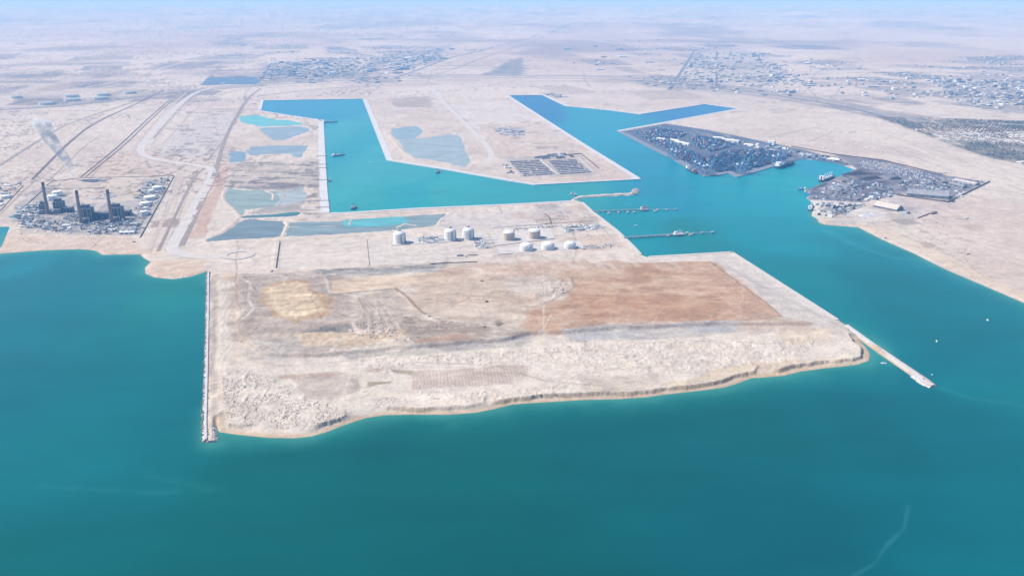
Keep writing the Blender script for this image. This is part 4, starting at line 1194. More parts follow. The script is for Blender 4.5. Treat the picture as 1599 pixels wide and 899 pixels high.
# ------------------------------------------------------------------ storage tanks
def tank(px, py, diam, h, dome, shell, roof, label, group=None, kit='ladder', name='storage_tank', pad=True):
    x, y, z = on_ground(px, py)
    t = thing(name, label, 'tank', (x, y, z), R(10), group)
    r = diam / 2
    mb = MB(); mb.lathe(0, 0, [(r, 0), (r, h), (r - 0.5, h + 0.6)], 40); obj('shell', mb, shell, t)
    prof = [(r - 0.6, h + 0.5)] + [((r - 0.6) * math.cos(a), h + 0.5 + dome * math.sin(a)) for a in [math.pi / 2 * k / 6 for k in range(1, 6)]] + [(0.6, h + 0.5 + dome)]
    mb = MB(); mb.lathe(0, 0, prof, 40); obj('roof', mb, roof, t)
    if pad:
        mb = MB(); mb.lathe(0, 0, [(r + 9, -0.2), (r + 8, 0.9)], 40); obj('base_ring', mb, M_CONC, t)
    mb = MB()
    for zz in (h * 0.33, h * 0.66, h + 0.6):
        mb.lathe(0, 0, [(r + 0.1, zz - 0.35), (r + 0.9, zz - 0.35), (r + 0.9, zz + 0.35), (r + 0.1, zz + 0.35)], 40, cap=False)
    obj('stiffener_ring', mb, roof, t)
    if kit == 'tower':     # stair tower and roof platform of a refrigerated tank
        mb = MB()
        for ax, ay in ((-2, -2), (2, -2), (2, 2), (-2, 2)):
            mb.bar((r * 0.2 + ax, -r - 4 + ay, 0), (r * 0.2 + ax, -r - 4 + ay, h + 4), 0.7)
        for k in range(int(h / 5)):
            mb.box(r * 0.2, -r - 4, 4 + k * 5, 4.4, 4.4, 0.5)
        obj('stair_tower', mb, M_STEEL, t)
        mb = MB()
        mb.box(0, 0, h + dome * 0.9, 12, 9, 3.5); mb.box(3, 0, h + dome + 3.2, 5, 4, 4)
        mb.bar((-9, 2, h + dome * .8), (-9, 2, h + dome + 9), 1.2)
        obj('roof_platform', mb, M_STEEL, t)
        mb = MB()
        mb.bar((2, 0, h + dome), (r * 0.2, -r - 2, h + 2), 2.2, 1.2); mb.bar((2, 3, h + dome), (r * 0.75, r * 0.6, h + 2), 1.6, 1.2)
        obj('walkway', mb, M_STEEL, t)
        mb = MB(); mb.bar((r * .92, -r * .5, 0), (r * .92, -r * .5, h), 1.6); mb.bar((r * .88, -r * .56, 0), (r * .88, -r * .56, h), 1.2)
        obj('riser_pipe', mb, M_STEEL, t)
    else:
        mb = MB()
        k = 14
        pts = [((r + 1.0) * math.cos(-2.2 + 1.5 * i / k), (r + 1.0) * math.sin(-2.2 + 1.5 * i / k), h * i / k) for i in range(k + 1)]
        for i in range(k):
            mb.bar(pts[i], pts[i + 1], 1.2, 0.6)
        obj('spiral_stair', mb, M_STEEL, t)
        mb = MB(); mb.lathe(0, 0, [(1.6, h + dome), (1.6, h + dome + 2.2)], 10); obj('roof_vent', mb, M_STEEL, t)
    return t
tank(624.3, 378.5, 50, 36, 13, M_WHITE, M_WHITER, 'tall white domed tank standing alone at the western end of the tank farm', kit='tower')
tank(703.2, 374, 50, 36, 13, M_WHITE, M_WHITER, 'tall white domed tank west of its close twin', kit='tower')
tank(731.2, 372.5, 48, 36, 13, M_WHITE, M_WHITER, 'tall white domed tank between its twin and the bunded tan tanks', kit='tower')
tank(794.5, 373.5, 50, 30, 9, M_TAN, M_WHITER, 'tan walled tank with white dome beside the white tall tanks')
tank(834.4, 371, 50, 30, 9, M_TAN, M_WHITER, 'tan walled tank with white dome nearer the pump station')
tank(822, 390, 52, 18, 13, M_WHITE, M_WHITER, 'low white domed tank at the western end of its row of three')
tank(855.5, 388, 52, 17, 12, M_WHITE, M_WHITER, 'middle low white domed tank in its row of three')
tank(890, 386.5, 46, 17, 10, M_WHITE, M_WHITER, 'low white domed tank at the seaward end of its row of three')
for i, (px, py, d) in enumerate(((26, 153.5, 105), (73, 163.2, 140), (112, 151.5, 140), (113, 157.6, 150), (161, 149.5, 140), (157, 155.2, 140), (203, 146.3, 130))):
    tank(px, py, d, 22, 4, M_WHITE, M_GREYW, ('broad flat oil tank standing alone at the far end of the desert tank row', 'broad flat oil tank set forward beside the coast road', 'rear tank of the middle pair of broad oil tanks', 'front tank of the middle pair of broad oil tanks', 'rear tank of the inland pair of broad oil tanks', 'front tank of the inland pair of broad oil tanks', 'broad flat oil tank standing alone beside the pipeline corridors')[i], 'oil tanks in the western desert', name='oil_tank', pad=False)

# ------------------------------------------------------------------ power station
PH = heading((128, 349), (175, 347.5))
def chimney(px, py, label):
    x, y, z = on_ground(px, py)
    t = thing('chimney', label, 'chimney', (x, y, z), 0, 'power station chimneys')
    mb = MB(); mb.lathe(0, 0, [(8.2, 0), (7.2, 40), (6.2, 95), (5.6, 138)], 20); obj('shaft', mb, M_STACK, t)
    mb = MB(); mb.lathe(0, 0, [(5.75, 136), (6.3, 138), (6.3, 150), (5.4, 152)], 20); obj('tip', mb, M_STACKTOP, t)
    for zz in (48, 92, 122):
        mb = MB(); mb.lathe(0, 0, [(6.6, zz), (9.0, zz), (9.0, zz + 1.4), (6.6, zz + 1.4)], 20); obj('gallery', mb, M_STEEL, t)
    mb = MB(); mb.bar((-8.3, -2, 0), (-5.9, -2, 136), 1.0); obj('ladder', mb, M_LSTEEL, t)
    mb = MB(); mb.box(0, 16, 10, 9, 30, 9); obj('flue_duct', mb, M_LSTEEL, t)
    return t
chimney(75.2, 334.5, 'tall grey chimney at the western end, beside the two white clustered tanks')
chimney(127.6, 349.5, 'tall grey chimney in the middle of the power station')
chimney(175.2, 348, 'tall grey chimney at the eastern end, next to the lower annex')

def boiler(px, py, w, d, h, label, tanks=True):
    x, y, z = on_ground(px, py)
    t = thing('boiler_house', label, 'power plant', (x, y, z), PH, 'boiler houses of the power station')
    mb = MB(); mb.box(0, d / 2, 0, w, d, h * 0.82); mb.box(-w * .08, d * .55, h * .82, w * .7, d * .6, h * .18); obj('cladding', mb, M_BOILER, t)
    for k in range(5):
        mb = MB(); mb.box(0, -1.5, h * (0.14 + 0.16 * k), w + 4, 4, 1.2); obj('gallery', mb, M_BOILER2, t)
    mb = MB()
    for sx in (-.5, -.17, .17, .5):
        mb.bar((sx * w, -3.2, 0), (sx * w, -3.2, h * .84), 1.6)
    bk = MB()
    for sx in (-.5, -.17, .17, .5):
        bk.bar((sx * w, d + 1.6, 0), (sx * w, d + 1.6, h * .84), 1.6)
    bk.bar((-.5 * w, d + 1.6, h * .8), (.5 * w, d + 1.6, h * .8), 1.2)
    obj('frame', bk, M_LSTEEL, t)
    mb.bar((-.5 * w, -3.2, 0), (.17 * w, -3.2, h * .4), 1.0); mb.bar((.5 * w, -3.2, h * .4), (-.17 * w, -3.2, h * .8), 1.0)
    obj('frame', mb, M_LSTEEL, t)
    mb = MB(); mb.box(0, -15, h * .12, w * .5, 20, 12); mb.box(0, -24, 0, w * .7, 9, h * .26); obj('precipitator', mb, M_BOILER2, t)
    for sx in (-.28, .28):
        mb = MB(); mb.lathe(sx * w, -10, [(4, 0), (4, h * .30), (2.5, h * .34)], 14); obj('silo', mb, M_LSTEEL, t)
    mb = MB(); mb.box(w * .2, d * .4, h, 9, 6, 4); obj('roof_plant', mb, M_LSTEEL, t)
    mb = MB(); mb.box(-w * .25, d * .6, h, 6, 6, 6); obj('roof_plant', mb, M_LSTEEL, t)
    mb = MB(); mb.bar((-w * .4, d * .8, h * .82), (-w * .4, d * .8, h * 1.12), 1.4); obj('mast', mb, M_LSTEEL, t)
    return t
boiler(92, 331.5, 40, 34, 62, 'dark boiler house in front of the two clustered white tanks')
boiler(68, 332.5, 30, 30, 50, 'smaller dark boiler house west of the western chimney')
boiler(135.5, 345.5, 48, 40, 72, 'dark boiler house beside the middle chimney')
boiler(183, 344, 46, 40, 72, 'dark boiler house beside the eastern chimney')

def hall(px, py, w, d, h, ridge, rz, label, wall, roof, name='turbine_hall', cat='building', doors=3, group=None, ribs=0):
    x, y, z = on_ground(px, py)
    t = thing(name, label, cat, (x, y, z), rz, group)
    mb = MB(); mb.gable(0, 0, 0, w, d, h, ridge, 0, 0, 1)
    me_w = MB(); me_r = MB()
    for f, m in zip(mb.f, mb.m):
        (me_w if m == 0 else me_r).f.append(f)
    me_w.v = me_r.v = mb.v
    me_w.m = [0] * len(me_w.f); me_r.m = [0] * len(me_r.f)
    obj('wall', me_w, wall, t)
    ro = obj('roof', me_r, roof, t)
    for k in range(ribs):
        sx = -w / 2 + w * (k + .5) / ribs
        mb = MB(); mb.bar((sx, -d / 2 - .5, h + .4), (sx, 0, ridge + .9), 1.0, .8); mb.bar((sx, d / 2 + .5, h + .4), (sx, 0, ridge + .9), 1.0, .8); obj('rib', mb, roof, ro)
    for k in range(doors):
        mb = MB(); mb.box(-w / 2 + w * (k + .5) / doors, -d / 2 - .15, 0.2, min(8, w / doors * .5), .5, h * .6); obj('door', mb, M_GLASS, t)
    for k in range(max(1, int(w / 25))):
        mb = MB(); mb.box(-w / 2 + 25 * (k + .5), 0, ridge + .2, 5, 3, 2.2); obj('roof_vent', mb, M_STEEL, t)
    return t
hall(158, 341, 78, 40, 30, 33, PH, 'long dark turbine hall between the middle and eastern boiler houses', M_BOILER, M_BOILER2)
hall(198, 336, 40, 36, 24, 27, PH, 'lower dark annex at the eastern end of the turbine hall', M_BOILER, M_BOILER2)
hall(108, 331, 40, 30, 24, 27, PH, 'dark annex between the western boiler house and the middle chimney', M_BOILER, M_BOILER2)
hall(199, 364.5, 62, 22, 9, 12, PH, 'white long shed at the front of the power station yard', M_WHITE, M_WHITER, 'warehouse')
hall(210, 352, 34, 18, 10, 12, PH, 'grey workshop beside the eastern wall of the power station', M_GREYW, M_LSTEEL, 'workshop')
for px, py, d, h, lab in ((82.5, 312, 48, 22, 'front tank of the white pair behind the western boiler house'), (90, 305.5, 48, 22, 'rear tank of the white pair behind the western boiler house'),
                          (246, 296, 52, 16, 'broad white tank at the inland corner of the eastern wall'), (237, 301, 30, 14, 'small white tank against the broad corner tank'), (234.5, 310.5, 58, 13, 'wide white tank behind the mid white tank by the eastern wall'),
                          (227, 321, 50, 16, 'white tank midway along the eastern wall of the power station'), (225.5, 335.5, 38, 18, 'white tank at the seaward end of the eastern wall row'), (228.5, 327, 24, 10, 'very small white tank squeezed into the eastern wall row'),
                          (9, 309, 46, 12, 'flat white tank in the neighbouring plant beyond the western wall'), (48, 338, 20, 9, 'small white tank beside the intake pool, nearer the chimney'), (38, 339, 18, 9, 'smallest white tank at the edge of the intake pool')):
    tank(px, py, d, h, 3.5, M_WHITE, M_WHITER, lab, 'white tanks of the power station', pad=False)

# ------------------------------------------------------------------ small buildings: six shapes, copied
def make_protos():
    P = {}
    mb = MB(); mb.box(0, 0, 0, 30, 18, 8); mb.box(0, 0, 8, 31, 19, .9); mb.box(0, 0, 8.9, 28, 16, .2, mi=1); mb.box(8, 3, 8.9, 6, 5, 3); mb.box(-9, -3, 8.9, 3, 3, 1.8, mi=1)
    for k in range(5):
        mb.box(-12 + 6 * k, -9.1, 3, 2.6, .4, 2.6, mi=2)
    P['flat'] = mb
    mb = MB(); mb.gable(0, 0, 0, 42, 20, 7, 11); mb.box(-10, -10.1, 0.2, 6, .4, 5, mi=2); mb.box(10, -10.1, 0.2, 6, .4, 5, mi=2); mb.box(0, 0, 10.8, 12, 2, 1.4, mi=1)
    P['shed'] = mb
    mb = MB(); mb.box(0, 0, 0, 34, 12, 9); mb.box(-11, 14, 0, 12, 16, 7); mb.box(0, 0, 9, 35, 13, .8, mi=1); mb.box(-11, 14.5, 7, 13, 16, .8, mi=1)
    for k in range(6):
        mb.box(-14 + 5.6 * k, -6.1, 3, 2.2, .4, 3, mi=2)
    P['ell'] = mb
    mb = MB(); mb.box(0, 0, 0, 26, 20, 6); mb.box(2, 1, 6, 16, 14, 7); mb.box(2, 1, 13, 17, 15, .8, mi=1); mb.box(0, 0, 6, 27, 21, .5, mi=1); mb.box(-9, -5, 6.5, 4, 4, 2)
    for k in range(4):
        mb.box(-9 + 6 * k, -10.1, 2, 2.4, .4, 2.4, mi=2)
    P['step'] = mb
    mb = MB()
    for k in range(4):
        x = -18 + 12 * k
        mb.add([(x - 6, -12, 0), (x + 6, -12, 0), (x + 6, 12, 0), (x - 6, 12, 0), (x - 6, -12, 7), (x + 6, -12, 7), (x + 6, 12, 7), (x - 6, 12, 7), (x - 6, -12, 11), (x - 6, 12, 11)],
               [(0, 1, 5, 8), (1, 2, 6, 5), (2, 3, 9, 6), (3, 0, 8, 9)], 0)
        mb.add([(x - 6, -12, 11), (x + 6, -12, 7), (x + 6, 12, 7), (x - 6, 12, 11)], [(0, 1, 2, 3)], 1)
    P['saw'] = mb
    mb = MB(); mb.gable(0, 0, 0, 24, 14, 6, 9); mb.lathe(18, 0, [(4, 0), (4, 12), (1, 14)], 12); mb.box(9, 0, 9, 14, 1.6, 1.4, mi=1); mb.box(-6, -7.1, .2, 5, .4, 4, mi=2)
    P['silo'] = mb
    return P
PROTO = make_protos()
PAINTS = {'pale': (M_WHITE, M_WHITER), 'cream': (M_CREAM, M_WHITER), 'grey': (M_GREYW, M_LSTEEL), 'blue': (M_GREYW, M_BLUER), 'brown': (M_CREAM, M_BROWNR), 'dark': (M_BOILER2, M_DARKR)}
SHAPE_WORDS = {'flat': 'flat roofed block with a roof hut', 'shed': 'gabled shed', 'ell': 'angled flat roofed block', 'step': 'two tier block', 'saw': 'saw tooth roofed workshop', 'silo': 'shed with a silo'}
_bm = {}
def building(x, y, shape, paint, place, scale, rz, name, group, dz=-0.3):
    k = (shape, paint)
    if k not in _bm:
        _bm[k] = PROTO[shape].mesh(shape + '_building', [PAINTS[paint][0], PAINTS[paint][1], M_GLASS])
    o = bpy.data.objects.new(name, _bm[k])
    COL.objects.link(o)
    o.location = (x, y, gz(x, y) + dz)
    o.rotation_euler.z = rz
    o.scale = scale
    return tag(o, '%s %s %s' % (paint, SHAPE_WORDS[shape], place), 'building', group)

def inside(p, P):
    return float(poly_sd(np.array([p[0]]), np.array([p[1]]), P)[0])

def estate(px_poly, n, place, name, group, size, rz, shapes, paints, seed, gapf=1.0, hs=1.0):
    rnd = random.Random(seed)
    P = GP(px_poly)
    lo, hi = P.min(0), P.max(0)
    placed, tries = [], 0
    c, s = math.cos(rz), math.sin(rz)
    while len(placed) < n and tries < n * 60:
        tries += 1
        x, y = rnd.uniform(lo[0], hi[0]), rnd.uniform(lo[1], hi[1])
        k = rnd.uniform(*size)
        gx = 40 * size[0] * gapf
        u, v = x * c + y * s, -x * s + y * c
        v = round(v / gx) * gx
        x, y = u * c - v * s, u * s + v * c
        if inside((x, y), P) < 0:
            continue
        if any((x - a) ** 2 + (y - b) ** 2 < (24 * (k + q) * gapf) ** 2 for a, b, q in placed):
            continue
        placed.append((x, y, k))
        building(x, y, rnd.choice(shapes), rnd.choice(paints), place, (k * rnd.uniform(.8, 1.5), k * rnd.uniform(.8, 1.3), k * hs * rnd.uniform(.6, 1.1)), rz + rnd.choice((0, 0, math.pi / 2)), name, group)

estate([(25, 325), (60, 318), (66, 345), (115, 350), (112, 364), (28, 355)], 64, 'in the western yard of the power station', 'plant_building', 'buildings in the power station yard', (.35, .8), PH, ['flat', 'shed', 'step', 'silo'], ['pale', 'grey', 'grey', 'dark'], 1, .46)
estate([(215, 300), (232, 282), (264, 276), (262, 290), (240, 325), (220, 345), (205, 345)], 46, 'among the white tanks by the eastern wall', 'plant_building', 'buildings in the power station yard', (.3, .7), PH, ['flat', 'shed', 'step', 'silo'], ['pale', 'grey', 'dark'], 2, .45)
estate([(135, 312), (170, 300), (190, 300), (170, 312)], 12, 'on empty ground behind the turbine hall', 'plant_building', 'buildings in the power station yard', (.3, .6), PH, ['flat', 'shed', 'step'], ['pale', 'grey'], 3, .7)
estate([(140, 352), (220, 350), (215, 362), (150, 366)], 28, 'in front of the chimneys along the beach', 'plant_building', 'buildings in the power station yard', (.3, .6), PH, ['flat', 'shed', 'step'], ['pale', 'grey', 'dark'], 4, .5)
estate([(-20, 290), (36, 286), (20, 310), (-20, 335)], 16, 'in the plant beyond the western wall', 'plant_building', 'buildings in the power station yard', (.5, 1.0), PH, ['flat', 'shed', 'step', 'silo'], ['pale', 'grey', 'dark'], 5, .6)
TH = R(10)
estate([(650, 372), (684, 369), (684, 379), (652, 381)], 12, 'between the lone and twin tall tanks', 'process_building', 'process units of the tank farm', (.28, .5), TH, ['flat', 'step', 'silo', 'shed'], ['grey', 'dark', 'pale'], 6, .55)
estate([(736, 376), (756, 374), (760, 384), (740, 386)], 6, 'in front of the tall twin tanks', 'process_building', 'process units of the tank farm', (.3, .5), TH, ['step', 'silo'], ['grey', 'pale'], 7, .55)
estate([(878, 355), (932, 350), (938, 358), (890, 362)], 14, 'on the pump station pad', 'process_building', 'process units of the tank farm', (.3, .6), TH, ['flat', 'step', 'shed', 'silo'], ['grey', 'pale', 'dark'], 8, .55)
estate([(716, 398), (742, 397), (742, 402), (716, 402)], 4, 'on the bare yard south of the tall tanks', 'process_building', 'process units of the tank farm', (.25, .45), TH, ['shed', 'flat'], ['pale', 'dark'], 9, .7)
estate([(770, 200), (815, 198), (822, 214), (780, 214)], 22, 'in the site camp on the pier', 'site_building', 'buildings on the pier', (.5, .9), R(17), ['flat', 'shed', 'ell'], ['pale', 'grey', 'blue'], 10, .6)
estate([(782, 250), (795, 258), (802, 272), (790, 270)], 9, 'at the western end of the precast yard', 'site_building', 'buildings on the pier', (.5, .8), R(17), ['shed', 'step', 'flat'], ['pale', 'grey', 'dark'], 11, .6)
estate([(835, 241), (898, 238), (900, 246), (838, 249)], 12, 'in the dark row behind the precast yard', 'site_building', 'buildings on the pier', (.7, 1.1), R(17), ['shed', 'saw'], ['dark', 'blue', 'dark'], 12, .6)
estate([(408, 124), (420, 100), (560, 92), (560, 112), (500, 122)], 70, 'in the distant western factory belt', 'factory', 'distant factories', (1.1, 2.4), R(25), ['flat', 'shed', 'ell', 'saw', 'step'], ['pale', 'grey', 'blue', 'dark'], 13, .75)
estate([(565, 112), (640, 84), (710, 76), (690, 96), (620, 116)], 34, 'in the far motorway factories', 'factory', 'distant factories', (1.3, 2.8), R(25), ['flat', 'shed', 'saw'], ['pale', 'grey', 'blue'], 14, .8)
estate([(1052, 138), (1085, 84), (1190, 86), (1260, 145), (1220, 152)], 90, 'in the inland industrial estate', 'industrial_building', 'inland industrial estate', (1.0, 2.3), R(5), ['flat', 'shed', 'ell', 'saw', 'step'], ['cream', 'grey', 'cream', 'blue'], 15, .7)
estate([(1200, 95), (1270, 90), (1275, 140), (1250, 140)], 30, 'on the eastern fringe of the inland estate', 'industrial_building', 'inland industrial estate', (1.0, 2.2), R(5), ['flat', 'shed', 'step'], ['cream', 'grey'], 16, .8)
estate([(1440, 122), (1599, 126), (1640, 170), (1500, 158)], 60, 'in the hazy township inland of the resort', 'town_building', 'hazy inland township', (1.0, 2.2), R(-12), ['flat', 'ell', 'step'], ['grey', 'blue', 'dark', 'pale'], 17, .75)
estate([(1290, 128), (1430, 120), (1440, 160), (1330, 158)], 18, 'alone on the plain behind the eastern basin', 'industrial_building', 'inland industrial estate', (1.2, 2.4), R(-5), ['flat', 'shed', 'step'], ['pale', 'grey'], 18, 1.2)
estate([(880, 75), (1000, 72), (1040, 110), (900, 115)], 16, 'alone beyond the coast road', 'industrial_building', 'inland industrial estate', (1.6, 3.0), R(5), ['flat', 'shed'], ['pale', 'grey'], 19, 1.4)
estate([(1240, 238), (1300, 246), (1330, 256), (1300, 252), (1258, 246)], 18, 'between container yard and bulk terminal', 'port_building', 'buildings of the eastern port', (.6, 1.1), R(-35), ['flat', 'shed', 'ell'], ['pale', 'blue', 'grey'], 20, .6)
estate([(1150, 222), (1230, 230), (1240, 240), (1180, 236)], 18, 'behind the container stacks', 'port_building', 'buildings of the eastern port', (.7, 1.3), R(-40), ['flat', 'shed', 'step'], ['pale', 'blue', 'grey'], 21, .6)
estate([(1350, 298), (1385, 292), (1390, 310), (1350, 316)], 10, 'at the heart of the bulk terminal', 'port_building', 'buildings of the eastern port', (.5, 1.0), R(-40), ['flat', 'silo', 'step'], ['pale', 'grey', 'blue'], 22, .6)
estate([(1480, 300), (1500, 292), (1510, 300), (1490, 312), (1470, 314)], 16, 'beside the ribbed fertiliser shed', 'port_building', 'buildings of the eastern port', (.4, .8), R(-35), ['flat', 'silo', 'step'], ['pale', 'grey'], 23, .6)

# ------------------------------------------------------------------ port sheds, stockpiles, precast rows
hall(1448, 306, 190, 90, 14, 32, heading((1425, 309), (1473, 313)), 'huge ribbed grey fertiliser shed with a dark gable end', M_STEEL, flat('ribbed_grey_roof', (0.30, 0.30, 0.33), 0.6, 0.2, 0.05), 'storage_shed', doors=4, ribs=12)
hall(1387, 325, 120, 60, 8, 26, heading((1360, 322), (1405, 331)), 'steep pale storage shed with a dark triangular end on the sand', M_BOILER, M_CREAM, 'storage_shed', doors=2, ribs=8)
hall(1509, 286, 130, 42, 9, 15, heading((1475, 281), (1520, 290)), 'long sand coloured shed at the landward end of the terminal', M_GREYW, M_CREAM, 'storage_shed', doors=3, ribs=7)
hall(1495, 291, 100, 26, 12, 15, heading((1475, 285), (1512, 294)), 'narrow grey shed in front of the sand coloured shed', M_STEEL, M_GREYW, 'storage_shed', doors=3, ribs=5)
hall(1457, 333.5, 50, 12, 7, 9, heading((1451, 334), (1466, 330)), 'small dark shed standing alone on the desert sand', M_BOILER2, M_BROWNR, 'storage_shed', doors=1)
hall(1418, 333.5, 14, 10, 6, 8, 0.3, 'tiny dark hut on the sand beside the steep pale shed', M_BOILER2, M_DARKR, 'hut', doors=1)
hall(1302, 251, 70, 40, 10, 14, R(-35), 'pale roofed shed by the corner of the inner dock', M_GREYW, M_WHITER, 'storage_shed', doors=2)
hall(1205, 226, 44, 30, 26, 28, R(-40), 'tall white control block behind the container stacks', M_WHITE, M_WHITER, 'control_building', doors=1)
for i, (px, py) in enumerate(((1033, 219), (1054, 221), (1062, 224), (1070, 226))):
    hall(px, py, 75, 30, 12, 16, R(-48), ('short white transit shed at the seaward end of the row', 'white transit shed second along the row', 'white transit shed third along the row', 'white transit shed at the landward end of the row')[i], M_WHITE, M_WHITER, 'transit_shed', doors=2, group='transit sheds in the container yard')
for i, (px, py) in enumerate(((1122, 217.5), (1137, 220.5), (1146, 222))):
    hall(px, py, 80, 34, 14, 18, R(-35), ('pale maintenance shed by the desert fence, first of three', 'pale maintenance shed by the desert fence, middle of three', 'pale maintenance shed by the desert fence, last of three')[i], M_WHITE, M_WHITER, 'maintenance_shed', doors=2, group='maintenance sheds')

def heap_mesh(L, W, H, seed):
    rnd = random.Random(seed)
    n, rings = 28, 5
    V, F = [], []
    for k in range(rings):
        f = k / (rings - 1)
        for i in range(n):
            a = 2 * math.pi * i / n
            q = (1 - f * 0.86) * (1 + rnd.uniform(-.05, .05))
            ex = abs(math.cos(a)) ** .6 * (1 if math.cos(a) > 0 else -1)
            V.append((L / 2 * ex * (1 - f * .45 if False else q + f * .35 * (abs(ex))), W / 2 * math.sin(a) * q, H * f + rnd.uniform(-.3, .3) * (0 < k)))
    for k in range(rings - 1):
        for i in range(n):
            j = (i + 1) % n
            F.append((k * n + i, k * n + j, (k + 1) * n + j, (k + 1) * n + i))
    F.append(tuple((rings - 1) * n + i for i in range(n)))
    mb = MB(); mb.add(V, F)
    return mb
for i, (px, py, L, W, H, m, rz, lab) in enumerate((
        (1335, 272, 170, 60, 14, M_COAL, 15, 'large black coal stockpile beside the inner dock'), (1360, 279, 150, 45, 12, M_COAL, 12, 'black coal stockpile behind the large one'), (1398, 280, 90, 40, 13, M_COAL, 20, 'black coal heap by the parked rows'),
        (1375, 300, 110, 50, 11, flat('ore', (0.10, 0.10, 0.13), .95, .4, .1), 30, 'dark ore stockpile at the heart of the bulk terminal'), (1308, 291, 170, 70, 7, flat('clinker', (0.26, 0.27, 0.30), .95, .3, .08), 35, 'flat grey clinker bed behind the bulk carrier'),
        (1352, 337, 70, 40, 9, flat('gypsum', (0.50, 0.52, 0.56), .95, .2, .1), 10, 'pale grey gypsum heap on the white quay'), (1367, 334, 50, 34, 7, M_ROCKP, 0, 'white mineral heap behind the gypsum heap'))):
    x, y, z = on_ground(px, py)
    tag(obj('stockpile', heap_mesh(L, W, H, i), m, None, (x, y, z), R(rz)), lab, 'stockpile', 'bulk stockpiles')

# conveyors and stackers
def conveyor(a, b, h, label, stacker=None):
    A0, B0 = on_ground(*a), on_ground(*b)
    t = thing('conveyor', label, 'conveyor', A0)
    d = Vector(B0) - Vector(A0)
    mb = MB(); mb.bar((0, 0, h), (d.x, d.y, d.z + h), 5, 3.4); obj('gallery', mb, M_STEEL, t)
    n = max(2, int(d.length / 30))
    for k in range(n + 1):
        q = d * (k / n)
        mb = MB(); mb.bar((q.x - 2, q.y, 0), (q.x, q.y, h), .9); obj('trestle', mb, M_STEEL, t)
    if stacker:
        q = d * stacker
        mb = MB(); mb.bar((q.x, q.y, 0), (q.x, q.y, h + 22), 2.2); mb.bar((q.x - 6, q.y, h), (q.x, q.y, h + 22), 1.2); obj('stacker_mast', mb, M_STEEL, t)
        mb = MB(); mb.bar((q.x - 24, q.y - 18, h + 12), (q.x + 8, q.y + 6, h + 6), 2.0); obj('stacker_boom', mb, M_STEEL, t)
conveyor((1313, 302), (1350, 288), 9, 'long dark conveyor with a stacker beside the clinker bed', .05)
conveyor((1301, 336), (1350, 321), 9, 'dark conveyor with a stacker on the white bulk quay', .35)
conveyor((1266, 300), (1330, 313), 7, 'conveyor running inland from the outer bulk berth')
conveyor((1290, 286), (1268, 296), 8, 'short conveyor along the bulk carrier berth')

# rows of precast blocks on the pier
a0 = heading((795, 253), (838, 250.5))
for side, (c0, c1, d0, d1) in enumerate((((796, 253.2), (842, 251), (816, 274.5), (866, 271)), ((857, 252), (898, 250), (873, 271.5), (922, 268.5)))):
    A0, A1, B0, B1 = [np.array(G(*p)) for p in (c0, c1, d0, d1)]
    for k in range(9):
        f = k / 8.0
        p, q = A0 + (B0 - A0) * f, A1 + (B1 - A1) * f
        L = np.hypot(*(q - p))
        rz = math.atan2(q[1] - p[1], q[0] - p[0])
        rnd = random.Random(50 + k + side * 20)
        mb = MB()
        nb = int(L / 9)
        for j in range(nb):
            if rnd.random() < .06:
                continue
            mb.box((j + .5) * L / nb, 0, 0, L / nb * .9, 15 if k < 7 else 30, 5.5 * rnd.choice((1, 1, 1, .6)), 0)
        o = obj('block_row', mb, M_BLOCK, None, (p[0], p[1], 2.9), rz)
        o['kind'] = 'thing'
        tag(o, 'row of grey precast blocks, %s half of the yard, %s' % (('western', 'eastern')[side], ('nearest the dark sheds', 'second from the dark sheds', 'third from the dark sheds', 'fourth from the dark sheds', 'halfway to the sea wall', 'fourth from the sea wall', 'third from the sea wall', 'wide, second from the sea wall', 'wide, nearest the sea wall')[k]), 'blocks', 'rows of precast blocks')
strip('road', [(843, 250), (870, 273)], -9, 9, 1.2, M_GRAVEL, 'pale lane splitting the precast yard in two', 0)
strip('road', [(793, 250), (902, 245.5), (926, 268)], -6, 6, 1.2, M_GRAVEL, 'white lane round the back of the precast yard', 0)

